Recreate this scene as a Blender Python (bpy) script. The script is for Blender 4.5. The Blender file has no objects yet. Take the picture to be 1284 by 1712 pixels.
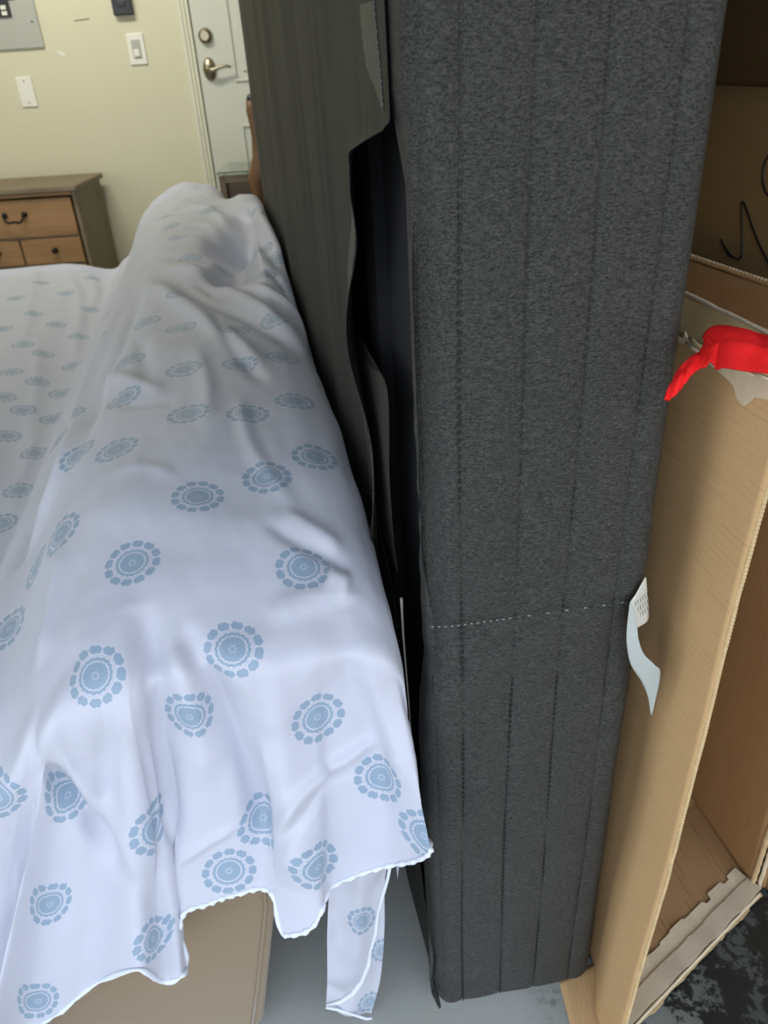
import bpy, bmesh, math, random
import numpy as np
from mathutils import Vector, Matrix

random.seed(4); rng = np.random.default_rng(4)
S = bpy.context.scene
COL = S.collection

# ---------------------------------------------------------------- camera
W_, H_ = 1284., 1712.
F_, CX, CY = 1286., 642., 856.
CAMH = 1.15
n_ = np.array([780.-CX, -(3000.-CY), -F_]); n_ /= np.linalg.norm(n_)
up_ = -n_
fw_ = np.array([0, 0, -1.]); fy_ = fw_-fw_.dot(up_)*up_; fy_ /= np.linalg.norm(fy_)
R_ = np.array([np.cross(fy_, up_), fy_, up_])
C_ = np.array([0, 0, CAMH])
cd = bpy.data.cameras.new('camera'); cam = bpy.data.objects.new('camera', cd); COL.objects.link(cam)
cam.matrix_world = Matrix([list(R_[0])+[0], list(R_[1])+[0], list(R_[2])+[CAMH], [0, 0, 0, 1]])
cd.sensor_fit = 'VERTICAL'; cd.sensor_height = 24; cd.sensor_width = 18
cd.lens = 24*F_/H_
cd.clip_start = .02; cd.clip_end = 200
cd.dof.use_dof = True; cd.dof.focus_distance = .78; cd.dof.aperture_fstop = 6.3
S.camera = cam

# ---------------------------------------------------------------- light
wd = bpy.data.worlds.new('sky'); S.world = wd; wd.use_nodes = True
nt = wd.node_tree; nt.nodes.clear()
wo = nt.nodes.new('ShaderNodeOutputWorld'); bg = nt.nodes.new('ShaderNodeBackground')
tcw = nt.nodes.new('ShaderNodeTexCoord'); sp = nt.nodes.new('ShaderNodeSeparateXYZ')
cr = nt.nodes.new('ShaderNodeValToRGB')
cr.color_ramp.elements[0].position = 0.0; cr.color_ramp.elements[0].color = (1.0, .985, .95, 1)
cr.color_ramp.elements[1].position = .8; cr.color_ramp.elements[1].color = (.60, .76, 1.0, 1)
nt.links.new(tcw.outputs['Generated'], sp.inputs[0]); nt.links.new(sp.outputs['Z'], cr.inputs[0])
nt.links.new(cr.outputs[0], bg.inputs[0]); bg.inputs[1].default_value = 2.15
nt.links.new(bg.outputs[0], wo.inputs[0])
# added fill light above the frame, no fixture seen, tilted to brighten the back wall
cl = bpy.data.lights.new('back_wall_fill', 'AREA'); clo = bpy.data.objects.new('back_wall_fill', cl); COL.objects.link(clo)
cl.shape = 'RECTANGLE'; cl.size = 1.2; cl.size_y = .3; cl.energy = 24; cl.color = (1, .95, .84)
clo.location = (-1.3, 2.9, 2.55); clo.rotation_euler = (math.radians(38), 0, 0)
S.view_settings.view_transform = 'Standard'; S.view_settings.look = 'None'
S.view_settings.gamma = 1; S.view_settings.use_curve_mapping = False
S.view_settings.exposure = 0.27

# ---------------------------------------------------------------- helpers
def ray(x, y):
    d = np.array([x-CX, -(y-CY), -F_]); return R_ @ (d/np.linalg.norm(d))
def on_z(x, y, z=0.): d = ray(x, y); return C_+d*(z-CAMH)/d[2]
def on_y(x, y, Y): d = ray(x, y); return C_+d*(Y/d[1])
def on_plane(x, y, p, n): d = ray(x, y); return C_+d*np.dot(np.array(p)-C_, n)/np.dot(d, n)
def project(P):
    c = (P-C_) @ R_
    return CX+F_*c[..., 0]/-c[..., 2], CY-F_*c[..., 1]/-c[..., 2], -c[..., 2]

def empty(name, label, cat, loc=(0, 0, 0), group=None):
    o = bpy.data.objects.new(name, None); COL.objects.link(o); o.location = loc
    o['label'] = label; o['category'] = cat
    if group: o['group'] = group
    return o
def tag(o, label=None, cat=None, group=None, kind=None):
    if label: o['label'] = label
    if cat: o['category'] = cat
    if group: o['group'] = group
    if kind: o['kind'] = kind
    return o
def link(name, me, mat, parent=None, smooth=False):
    o = bpy.data.objects.new(name, me); COL.objects.link(o)
    if mat is not None and not me.materials: me.materials.append(mat)
    if smooth: me.polygons.foreach_set('use_smooth', [True]*len(me.polygons))
    if parent is not None:
        o.parent = parent; o.matrix_parent_inverse = Matrix.Translation(-Vector(parent.location))
    return o
def from_bm(name, bm, mat, parent=None, smooth=False):
    me = bpy.data.meshes.new(name); bmesh.ops.recalc_face_normals(bm, faces=bm.faces); bm.to_mesh(me); bm.free()
    return link(name, me, mat, parent, smooth)
def box_bm(bm, c, s, M=None, bev=0., seg=2):
    r = bmesh.ops.create_cube(bm, size=1.)
    vs = r['verts']
    for v in vs: v.co = Vector((v.co.x*s[0], v.co.y*s[1], v.co.z*s[2]))
    if bev > 0:
        es = list({e for v in vs for e in v.link_edges})
        rr = bmesh.ops.bevel(bm, geom=es, offset=bev, segments=seg, profile=.5, affect='EDGES')
        vs = list({v for f in rr['faces'] for v in f.verts} | {v for v in vs if v.is_valid})
    T = Matrix.Translation(Vector(c)) if M is None else M @ Matrix.Translation(Vector(c))
    for v in vs: v.co = T @ v.co
def box(name, c, s, mat, parent=None, M=None, bev=0., seg=2, smooth=False):
    bm = bmesh.new(); box_bm(bm, c, s, M, bev, seg); return from_bm(name, bm, mat, parent, smooth)
def tube_bm(bm, pts, r, seg=8, cap=True):
    pts = [Vector(p) for p in pts]; rings = []
    rr = r if hasattr(r, '__len__') else [r]*len(pts)
    prev = None
    for i, p in enumerate(pts):
        d = (pts[min(i+1, len(pts)-1)]-pts[max(i-1, 0)]).normalized()
        a = prev if prev is not None else Vector((0, 0, 1)) if abs(d.z) < .9 else Vector((1, 0, 0))
        x = (a-d*a.dot(d)).normalized(); y = d.cross(x); prev = x
        rings.append([bm.verts.new(p+(x*math.cos(2*math.pi*k/seg)+y*math.sin(2*math.pi*k/seg))*rr[i]) for k in range(seg)])
    for a, b in zip(rings, rings[1:]):
        for k in range(seg): bm.faces.new((a[k], a[(k+1) % seg], b[(k+1) % seg], b[k]))
    if cap: bm.faces.new(rings[0][::-1]); bm.faces.new(rings[-1])
def tube(name, pts, r, mat, parent=None, seg=8):
    bm = bmesh.new(); tube_bm(bm, pts, r, seg); return from_bm(name, bm, mat, parent, True)
def cr_interp(xk, Yk, x):
    """monotone-ish cubic (Catmull-Rom with finite differences) along axis 0"""
    xk = np.asarray(xk, float); Yk = np.asarray(Yk, float); x = np.asarray(x, float)
    if Yk.ndim == 1: Yk = Yk[:, None]; sq = True
    else: sq = False
    h = np.diff(xk); d = np.diff(Yk, axis=0)/h[:, None]
    m = np.empty_like(Yk); m[0] = d[0]; m[-1] = d[-1]
    w1 = h[1:, None]; w0 = h[:-1, None]
    m[1:-1] = (w1*d[:-1]+w0*d[1:])/(w0+w1)
    i = np.clip(np.searchsorted(xk, x, 'right')-1, 0, len(h)-1)
    t = ((x-xk[i])/h[i])[:, None]; hh = h[i][:, None]
    r = (2*t**3-3*t**2+1)*Yk[i]+(t**3-2*t**2+t)*hh*m[i]+(-2*t**3+3*t**2)*Yk[i+1]+(t**3-t**2)*hh*m[i+1]
    return r[:, 0] if sq else r
def grid_mesh(name, P, uv=None, flip=False):
    """P: (n, m, 3) array"""
    n, m = P.shape[:2]
    me = bpy.data.meshes.new(name)
    idx = np.arange(n*m).reshape(n, m)
    q = np.stack([idx[:-1, :-1], idx[1:, :-1], idx[1:, 1:], idx[:-1, 1:]], -1).reshape(-1, 4)
    if flip: q = q[:, ::-1]
    me.vertices.add(n*m); me.vertices.foreach_set('co', P.reshape(-1).astype(np.float32))
    me.loops.add(q.size); me.loops.foreach_set('vertex_index', q.reshape(-1).astype(np.int32))
    me.polygons.add(len(q)); me.polygons.foreach_set('loop_start', np.arange(0, q.size, 4, dtype=np.int32))
    me.polygons.foreach_set('loop_total', np.full(len(q), 4, dtype=np.int32))
    me.update(calc_edges=True)
    if uv is not None:
        l = me.uv_layers.new(name='UVMap')
        l.data.foreach_set('uv', uv.reshape(-1, 2)[q.reshape(-1)].reshape(-1).astype(np.float32))
    me.polygons.foreach_set('use_smooth', [True]*len(q))
    return me, q
def solid(o, th, off=0.):
    m = o.modifiers.new('thickness', 'SOLIDIFY'); m.thickness = th; m.offset = off; return o
def vnoise(x, y, seed=0):
    """cheap smooth 2-d noise in [-1,1]"""
    r = np.random.default_rng(seed); T = r.uniform(-1, 1, (64, 64))
    xi = np.floor(x).astype(int); yi = np.floor(y).astype(int); fx = x-xi; fy = y-yi
    fx = fx*fx*(3-2*fx); fy = fy*fy*(3-2*fy)
    g = lambda a, b: T[a % 64, b % 64]
    return (g(xi, yi)*(1-fx)+g(xi+1, yi)*fx)*(1-fy)+(g(xi, yi+1)*(1-fx)+g(xi+1, yi+1)*fx)*fy

# ---------------------------------------------------------------- materials
class NB:
    def __init__(s, name):
        s.m = bpy.data.materials.new(name); s.m.use_nodes = True; s.t = s.m.node_tree
        s.b = s.t.nodes['Principled BSDF']
    def n(s, k, **kw):
        nd = s.t.nodes.new(k)
        for a, v in kw.items():
            if a in nd.inputs.keys() if not hasattr(nd, a) else False: nd.inputs[a].default_value = v
            else: setattr(nd, a, v)
        return nd
    def l(s, a, b): s.t.links.new(a, b)
    def math(s, op, a, b=None, clamp=False):
        nd = s.t.nodes.new('ShaderNodeMath'); nd.operation = op; nd.use_clamp = clamp
        for i, v in enumerate((a, b)):
            if v is None: continue
            if isinstance(v, (int, float)): nd.inputs[i].default_value = v
            else: s.l(v, nd.inputs[i])
        return nd.outputs[0]
    def mix(s, f, a, b):
        nd = s.t.nodes.new('ShaderNodeMix'); nd.data_type = 'RGBA'
        for i, v in ((0, f), (6, a), (7, b)):
            if isinstance(v, (int, float)): nd.inputs[i].default_value = v
            elif isinstance(v, tuple): nd.inputs[i].default_value = (*v, 1) if len(v) == 3 else v
            else: s.l(v, nd.inputs[i])
        return nd.outputs[2]
    def noise(s, scale, detail=3, vec=None, rough=.5, stretch=None, coord='Object'):
        nd = s.t.nodes.new('ShaderNodeTexNoise'); nd.inputs['Scale'].default_value = scale
        nd.inputs['Detail'].default_value = detail; nd.inputs['Roughness'].default_value = rough
        if vec is None: vec = s.coord(coord)
        if stretch:
            mp = s.t.nodes.new('ShaderNodeMapping'); mp.inputs['Scale'].default_value = stretch
            s.l(vec, mp.inputs[0]); vec = mp.outputs[0]
        s.l(vec, nd.inputs[0]); return nd.outputs[0]
    def coord(s, c='Object'):
        if not hasattr(s, 'tc'): s.tc = s.t.nodes.new('ShaderNodeTexCoord')
        return s.tc.outputs[c]
    def ramp(s, f, lo, hi):
        nd = s.t.nodes.new('ShaderNodeMapRange'); nd.inputs[1].default_value = lo; nd.inputs[2].default_value = hi
        s.l(f, nd.inputs[0]); return nd.outputs[0]
    def bump(s, h, strength, dist):
        nd = s.t.nodes.new('ShaderNodeBump'); nd.inputs['Strength'].default_value = strength
        nd.inputs['Distance'].default_value = dist; s.l(h, nd.inputs['Height'])
        if s.b.inputs['Normal'].is_linked: s.l(s.b.inputs['Normal'].links[0].from_socket, nd.inputs['Normal'])
        s.l(nd.outputs[0], s.b.inputs['Normal'])
    def set(s, col=None, rough=None, **kw):
        if col is not None:
            if isinstance(col, tuple): s.b.inputs['Base Color'].default_value = (*col, 1)
            else: s.l(col, s.b.inputs['Base Color'])
        if rough is not None:
            if isinstance(rough, (int, float)): s.b.inputs['Roughness'].default_value = rough
            else: s.l(rough, s.b.inputs['Roughness'])
        for k, v in kw.items(): s.b.inputs[k.replace('_', ' ')].default_value = v
        return s.m
def srgb(r, g, b):
    f = lambda c: (c/255)/12.92 if c/255 < .04045 else ((c/255+.055)/1.055)**2.4
    return (f(r), f(g), f(b))
def plain(name, col, rough=.6, var=.08, scale=20, **kw):
    k = NB(name); n = k.noise(scale, 4)
    c2 = tuple(c*(1-var*2) for c in col)
    return k.set(k.mix(n, c2, tuple(min(1, c*(1+var*.6)) for c in col)), rough, **kw)

def mat_wall():
    k = NB('painted_wall'); n = k.noise(1.5, 4); f = k.noise(160, 3)
    m = k.set(k.mix(n, (.62, .60, .43), (.68, .66, .49)), .75); k.bump(f, .25, .002); return m
def mat_floor():
    k = NB('sealed_concrete'); a = k.noise(22, 5, rough=.6); b = k.noise(75, 4, rough=.7); g = k.noise(2.2, 3)
    geo = k.coord('Object'); s = k.t.nodes.new('ShaderNodeSeparateXYZ'); k.l(geo, s.inputs[0])
    # dark stains gather on the right side of the slab
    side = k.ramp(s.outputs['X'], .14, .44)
    m1 = k.math('MULTIPLY', k.ramp(k.math('ADD', b, k.math('MULTIPLY', k.math('SUBTRACT', a, .5), .5)), .50, .60), k.ramp(side, .0, .45))
    thr = k.math('SUBTRACT', k.math('ADD', a, k.math('MULTIPLY', side, .22)), .0)
    m2 = k.ramp(k.math('ADD', thr, k.math('MULTIPLY', k.math('SUBTRACT', b, .5), .9)), .60, .70)
    dk = k.math('MULTIPLY', m2, k.ramp(side, .05, .5), True)
    base = k.mix(g, (.35, .36, .335), (.44, .445, .41))
    base = k.mix(k.ramp(k.noise(14, 3), .62, .75), base, (.44, .41, .34))
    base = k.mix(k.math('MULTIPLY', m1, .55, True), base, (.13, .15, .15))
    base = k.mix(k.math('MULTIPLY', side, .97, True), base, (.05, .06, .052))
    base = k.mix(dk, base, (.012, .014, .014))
    m = k.set(base, .45); k.bump(b, .2, .002); return m
def mat_sheet():
    k = NB('printed_sheet')
    uv = k.n('ShaderNodeUVMap'); uv.uv_map = 'print'
    s = k.t.nodes.new('ShaderNodeSeparateXYZ'); k.l(uv.outputs[0], s.inputs[0])
    x, y = s.outputs['X'], s.outputs['Y']
    r0 = k.math('SQRT', k.math('ADD', k.math('MULTIPLY', x, x), k.math('MULTIPLY', y, y)))
    an = k.math('ARCTAN2', y, x)
    jag = k.noise(14, 3, vec=uv.outputs[0])
    r = k.math('ADD', r0, k.math('MULTIPLY', k.math('SUBTRACT', jag, .5), .06))
    sc = k.math('MULTIPLY', k.math('ABSOLUTE', k.math('SINE', k.math('MULTIPLY', an, 9.))), .035)
    rs = k.math('SUBTRACT', r, sc)
    def band(rr, a, b, e=.012):
        return k.math('MULTIPLY', k.ramp(rr, a-e, a+e), k.math('SUBTRACT', 1., k.ramp(rr, b-e, b+e)))
    disc = k.math('SUBTRACT', 1., k.ramp(rs, .40, .425))
    # small open flower in the centre
    pet = k.math('ADD', .07, k.math('MULTIPLY', k.math('ABSOLUTE', k.math('COSINE', k.math('MULTIPLY', an, 3.))), .055))
    cen = k.math('SUBTRACT', 1., k.ramp(k.math('ABSOLUTE', k.math('SUBTRACT', r, pet)), .008, .03))
    disc = k.math('MULTIPLY', disc, k.math('SUBTRACT', 1., k.math('MULTIPLY', cen, .8)))
    ring = band(rs, .465, .575)
    ring2 = band(r, .655, .675, .012)
    # twelve scalloped petals
    sec = 2*math.pi/12
    fa = k.math('SUBTRACT', k.math('MODULO', k.math('ADD', an, 4*math.pi), sec), sec/2)
    qx = k.math('DIVIDE', k.math('SUBTRACT', k.math('MULTIPLY', r, k.math('COSINE', fa)), .865), .150)
    qy = k.math('DIVIDE', k.math('MULTIPLY', r, k.math('SINE', fa)), .205)
    qd = k.math('ADD', k.math('POWER', k.math('ABSOLUTE', qx), 2.6), k.math('POWER', k.math('ABSOLUTE', qy), 2.6))
    pa = k.math('ARCTAN2', qy, qx)
    qd = k.math('ADD', qd, k.math('MULTIPLY', k.math('ABSOLUTE', k.math('SINE', k.math('MULTIPLY', pa, 3.))), -.28))
    petal = k.math('SUBTRACT', 1., k.ramp(k.math('ADD', qd, k.math('MULTIPLY', k.math('SUBTRACT', jag, .5), 1.2)), .66, .80))
    tot = k.math('MAXIMUM', k.math('MAXIMUM', disc, ring), k.math('MAXIMUM', k.math('MULTIPLY', ring2, .55), petal))
    thr = k.noise(60, 2, vec=uv.outputs[0], stretch=(1, 4, 1))
    inten = k.math('MULTIPLY', tot, k.math('ADD', .62, k.math('MULTIPLY', thr, .6)), True)
    w = k.noise(6, 3)
    white = k.mix(w, (.58, .60, .705), (.635, .655, .755))
    col = k.mix(inten, white, (.27, .385, .52))
    m = k.set(col, .42, Sheen_Weight=.25, Sheen_Roughness=.5)
    k.bump(k.noise(900, 2), .12, .0005)
    k.bump(k.noise(38, 4, rough=.6), .25, .0022)
    # thin cloth lets a little light through
    tr = k.t.nodes.new('ShaderNodeBsdfTranslucent'); k.l(col, tr.inputs[0])
    mx = k.t.nodes.new('ShaderNodeMixShader'); mx.inputs[0].default_value = .14
    out = k.t.nodes['Material Output']; k.l(k.b.outputs[0], mx.inputs[1]); k.l(tr.outputs[0], mx.inputs[2]); k.l(mx.outputs[0], out.inputs[0])
    return m
def mat_boucle():
    k = NB('grey_boucle_fabric')
    a = k.noise(1.0, 2, stretch=(520, 520, 1100), rough=.6); b = k.noise(1., 2, stretch=(210, 210, 620)); c = k.noise(7, 3)
    d = k.noise(1., 2, stretch=(650, 650, 1500))
    h = k.math('ADD', k.math('MULTIPLY', a, .65), k.math('MULTIPLY', b, .5))
    col = k.mix(k.ramp(h, .42, .72), (.006, .0065, .006), (.074, .074, .066))
    col = k.mix(k.math('MULTIPLY', k.ramp(d, .64, .74), .7), col, (.21, .21, .185))
    col = k.mix(k.math('MULTIPLY', c, .25), col, (.015, .017, .019))
    m = k.set(col, .58, Specular_IOR_Level=.45)
    k.bump(h, 1., .0030); return m
def mat_dust():
    k = NB('dust_cover_cloth')
    a = k.noise(1., 3, stretch=(60, 9, 1.2)); f = k.noise(1400, 2)
    g = k.noise(5, 4)
    col = k.mix(a, (.015, .015, .013), (.034, .034, .027)); col = k.mix(k.math('MULTIPLY', g, .4), col, (.02, .021, .019))
    m = k.set(col, .68, Specular_IOR_Level=.35); k.bump(f, .3, .0004); return m
def mat_mesh_weave():
    k = NB('mesh_weave'); uv = k.coord('UV')
    ch = k.t.nodes.new('ShaderNodeTexChecker'); ch.inputs['Scale'].default_value = 1.; 
    mp = k.t.nodes.new('ShaderNodeMapping'); mp.inputs['Scale'].default_value = (480, 480, 480); k.l(uv, mp.inputs[0]); k.l(mp.outputs[0], ch.inputs[0])
    col = k.mix(ch.outputs[1], (.010, .011, .010), (.105, .105, .085)); return k.set(col, .6)
def mat_card(name, lo, hi, flute=(0, 1), str_=.25, pitch=.0075):
    """flute: UV direction across which the corrugation repeats"""
    k = NB(name); uv = k.coord('UV'); s = k.t.nodes.new('ShaderNodeSeparateXYZ'); k.l(uv, s.inputs[0])
    t = k.math('ADD', k.math('MULTIPLY', s.outputs['X'], float(flute[0])), k.math('MULTIPLY', s.outputs['Y'], float(flute[1])))
    wav = k.math('SINE', k.math('MULTIPLY', t, 2*math.pi/pitch))
    fib = k.noise(260, 4, rough=.7); big = k.noise(4, 3)
    st = (3, 90, 1) if flute[1] else (90, 3, 1)
    br = k.noise(1., 3, vec=uv, stretch=st)
    line = k.ramp(wav, .80, 1.)
    gate = k.ramp(k.noise(1., 2, vec=uv, stretch=(14, 60, 1) if flute[1] else (60, 14, 1)), .48, .62)
    col = k.mix(fib, lo, hi); col = k.mix(k.math('MULTIPLY', big, .3), col, tuple(c*.8 for c in hi))
    col = k.mix(k.math('MULTIPLY', k.math('MULTIPLY', line, gate), str_), col, tuple(c*.45 for c in lo))
    col = k.mix(k.math('MULTIPLY', k.ramp(br, .45, .7), .08), col, tuple(c*.7 for c in lo))
    m = k.set(col, .78, Specular_IOR_Level=.25); k.bump(wav, .15, .0005); k.bump(fib, .12, .0004); return m
def mat_twill(name, lo, hi):
    k = NB(name); co = k.coord('Object')
    mp = k.t.nodes.new('ShaderNodeMapping'); mp.inputs['Rotation'].default_value = (0, .75, 0); k.l(co, mp.inputs[0])
    wv = k.t.nodes.new('ShaderNodeTexWave'); wv.bands_direction = 'X'; wv.inputs['Scale'].default_value = 95; wv.inputs['Distortion'].default_value = .6
    wv.inputs['Detail'].default_value = 1; k.l(mp.outputs[0], wv.inputs[0])
    n = k.noise(5, 4); f = k.noise(500, 2)
    col = k.mix(wv.outputs[1], lo, hi); col = k.mix(k.math('MULTIPLY', n, .5), col, tuple(c*.72 for c in hi))
    m = k.set(col, .9, Sheen_Weight=.3); k.bump(k.math('ADD', wv.outputs[1], f), .4, .0006); return m
def mat_wood(name, lo, hi, axis=(2, 30, 30), rough=.5):
    k = NB(name); n = k.noise(1., 5, stretch=axis, rough=.65); b = k.noise(6, 2)
    col = k.mix(k.ramp(n, .3, .72), lo, hi)
    col = k.mix(k.math('MULTIPLY', k.ramp(b, .55, .75), .45), col, tuple(c*.6 for c in lo)); return k.set(col, rough)
def mat_fuzzy(name, lo, hi, sheen=.6):
    k = NB(name); n = k.noise(12, 4); f = k.noise(1., 3, stretch=(1500, 1500, 500))
    m = k.set(k.mix(n, lo, hi), .95, Sheen_Weight=sheen, Specular_IOR_Level=.05); k.bump(f, .6, .001); k.bump(k.noise(45, 4, rough=.6), .5, .004); return m

M = dict(
    wall=mat_wall(), floor=mat_floor(), sheet=mat_sheet(), boucle=mat_boucle(), dust=mat_dust(), weave=mat_mesh_weave(),
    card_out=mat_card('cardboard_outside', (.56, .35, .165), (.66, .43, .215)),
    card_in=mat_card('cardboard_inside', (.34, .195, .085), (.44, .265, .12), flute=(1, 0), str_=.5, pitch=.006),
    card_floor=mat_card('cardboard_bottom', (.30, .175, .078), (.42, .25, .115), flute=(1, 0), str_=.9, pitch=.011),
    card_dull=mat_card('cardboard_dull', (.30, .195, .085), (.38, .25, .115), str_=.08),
    card_shaded=mat_card('shaded_brown_cardboard', (.13, .085, .04), (.17, .115, .055), str_=.08),  # dull cardboard darkened: the overhanging flap's shade painted in
    card_torn=plain('torn_liner', (.72, .60, .42), .9, .15, 60),
    card_grey=plain('grey_liner_paper', (.54, .45, .32), .85, .12, 40),
    card_edge=plain('cardboard_edge', (.60, .43, .225), .85, .15, 90),
    tape=plain('clear_tape_over_cardboard', (.42, .30, .15), .45, .2, 45),
    ink=plain('black_marker_ink', (.008, .008, .010), .4, .05),
    dark=plain('hollow_shade_black', (.006, .007, .010), .9),  # near-black for the unlit inside of the box spring
    twill=mat_twill('tan_upholstery', (.15, .105, .058), (.33, .245, .15)),
    red=mat_fuzzy('red_felt', (.80, .016, .018), (.92, .030, .030), sheen=0.),
    white=plain('white_plastic', (.80, .80, .72), .4, .03), trim=plain('gloss_cream_trim', (.66, .66, .52), .35, .03),
    door=plain('door_paint', (.60, .62, .53), .45, .03, 4), jamb=plain('weatherstrip_brown', (.14, .11, .07), .7),
    panel=plain('grey_metal_panel', (.44, .45, .40), .45, .05, 6), black=plain('black_plastic', (.018, .020, .026), .35),
    nickel=plain('satin_nickel', (.40, .36, .26), .38, .03, 20, Metallic=1.0),
    iron=plain('dark_iron', (.02, .018, .016), .4, .1, 20, Metallic=.6),
    pine=mat_wood('honey_pine', (.27, .145, .055), (.38, .215, .09), axis=(3, 30, 30)),
    greywood=mat_wood('weathered_brown_wood', (.16, .12, .075), (.23, .18, .115), axis=(3, 30, 30)),
    redwood=mat_wood('reddish_brown_wood', (.09, .045, .02), (.22, .115, .05), axis=(20, 20, 3)),
    tagpaper=plain('white_label_fabric', (.66, .66, .60), .7, .03), tagback=plain('grey_label_back', (.42, .45, .43), .6, .05),
    thread=plain('pale_thread', (.42, .40, .35), .8), stitch=plain('black_stitch_thread', (.006, .006, .007), .6),
    stitch_lt=plain('bright_stitch_thread', (.28, .28, .26), .5),
    hem=plain('white_hem', (.74, .78, .86), .5, .06, 40), ceil=plain('ceiling_white', (.6, .6, .55), .8),
    ply=mat_wood('pine_slat', (.30, .2, .1), (.42, .3, .17)),
)
kg = NB('greenish_glass'); kg.set((.70, .80, .70), .04, Transmission_Weight=1., IOR=1.3); M['glass'] = kg.m

# ---------------------------------------------------------------- room shell
def struct(name, c, s, mat, **kw):
    o = box(name, c, s, mat, **kw); o['kind'] = 'structure'; return o
struct('floor', (0, -.5, -.05), (12, 13, .1), M['floor'])
WY = 4.2
struct('wall_back', (-.3, WY+.06, 1.3), (6.4, .12, 2.7), M['wall'])
struct('wall_left', (-3.35, 1.96, 1.3), (.1, 4.48, 2.7), M['wall'])
struct('wall_right', (2.75, 1.96, 1.3), (.1, 4.48, 2.7), M['wall'])
struct('ceiling', (-.3, 1.99, 2.7), (6.2, 4.66, .1), M['ceil'])
struct('wall_front', (-.3, -.28, 2.35), (6.2, .12, .7), M['wall'])   # the header above the open garage door

# door with its casing in the back wall
def wy(px, py, Y=WY): return on_y(px, py, Y)
dl = wy(322, 0)[0]                       # left edge of the slab
dl2 = wy(355, 270)[0]; dx = (dl+dl2)/2
door = empty('door_1', 'white panelled garage entry door with nickel lever and deadbolt', 'door', (dx+.45, WY-.02, 0.17)); door['kind'] = 'structure'
del door['category']
bm = bmesh.new(); box_bm(bm, (dx+.45, WY-.02, 1.19), (.90, .04, 2.04), bev=.002); from_bm('door_slab', bm, M['door'], door)
ptop = wy(418, 130)[2]; plow = wy(400, 212)[2]
pxl = (wy(383, 0)[0]+wy(402, 215)[0])/2
def door_panel(x0, z0, x1, z1):
    bm = bmesh.new()
    y = WY-.0405
    for (a, b, c, d, yy, dd) in ((x0-.012, z0-.012, x1+.012, z0, y-.004, .008), (x0-.012, z1, x1+.012, z1+.012, y-.004, .008), (x0-.012, z0, x0, z1, y-.004, .008), (x1, z0, x1+.012, z1, y-.004, .008)):
        box_bm(bm, ((a+c)/2, yy, (b+d)/2), (c-a, dd, d-b), bev=.003)
    box_bm(bm, ((x0+x1)/2, y-.004, (z0+z1)/2), (x1-x0-.06, .008, z1-z0-.06), bev=.0035)
    return from_bm('panel', bm, M['door'], door)
for cx in (pxl+.01, pxl+.36):
    door_panel(cx, ptop, cx+.27, 1.95); door_panel(cx, .34, cx+.27, plow)
# casing: stepped profile, left upright; head; right upright (hidden)
ol = (wy(297, 0)[0]+wy(337, 296)[0])/2
cas = empty('trim_1', 'cream stepped casing around the back door', 'trim', (ol, WY, 0)); cas['kind'] = 'structure'; del cas['category']
wc = dx-ol
for (a, b, d) in ((0, .35, .012), (.35, .62, .022), (.62, .90, .030)):
    box('casing_strip', (ol+wc*(a+b)/2, WY-d/2, 1.15), (wc*(b-a)-.003, d, 2.3), M['trim'], cas, bev=.003)
box('weather_strip', (dx-wc*.05, WY-.006, 1.15), (wc*.10, .010, 2.3), M['jamb'], cas)
box('casing_head', (dx+.45, WY-.012, 2.29), (1.0, .024, .10), M['trim'], cas, bev=.004)
box('casing_strip', (dx+.97, WY-.012, 1.15), (.10, .024, 2.3), M['trim'], cas, bev=.004)
def disc_bm(bm, c, r, d, seg=28, sx=1., sz=1., bev=.002):
    rr = bmesh.ops.create_cone(bm, cap_ends=True, segments=seg, radius1=r, radius2=r*.86, depth=d)
    T = Matrix.Translation(Vector(c)) @ Matrix.Diagonal((sx, 1, sz, 1)) @ Matrix.Rotation(math.pi/2, 4, 'X')
    for v in rr['verts']: v.co = T @ v.co
# deadbolt and lever
p = wy(343, 60, WY-.05); bm = bmesh.new(); disc_bm(bm, (p[0], WY-.05, p[2]), .033, .018)
db = from_bm('deadbolt', bm, M['nickel'], door, True)
bm = bmesh.new(); disc_bm(bm, (p[0], WY-.063, p[2]), .022, .012); from_bm('deadbolt_face', bm, M['nickel'], db, False)
p = wy(350, 116, WY-.05); bm = bmesh.new(); disc_bm(bm, (p[0], WY-.048, p[2]), .036, .014, sx=.85, sz=1.35)
dh = from_bm('door_handle', bm, M['nickel'], door, True)
bm = bmesh.new(); disc_bm(bm, (p[0], WY-.065, p[2]), .018, .03)
tube_bm(bm, [(p[0], WY-.08, p[2]), (p[0]+.02, WY-.085, p[2]-.004), (p[0]+.05, WY-.085, p[2]+.006), (p[0]+.085, WY-.083, p[2]+.010), (p[0]+.105, WY-.080, p[2]+.004)], [.012, .010, .007, .006, .005], 10)
from_bm('lever', bm, M['nickel'], dh, True)

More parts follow.
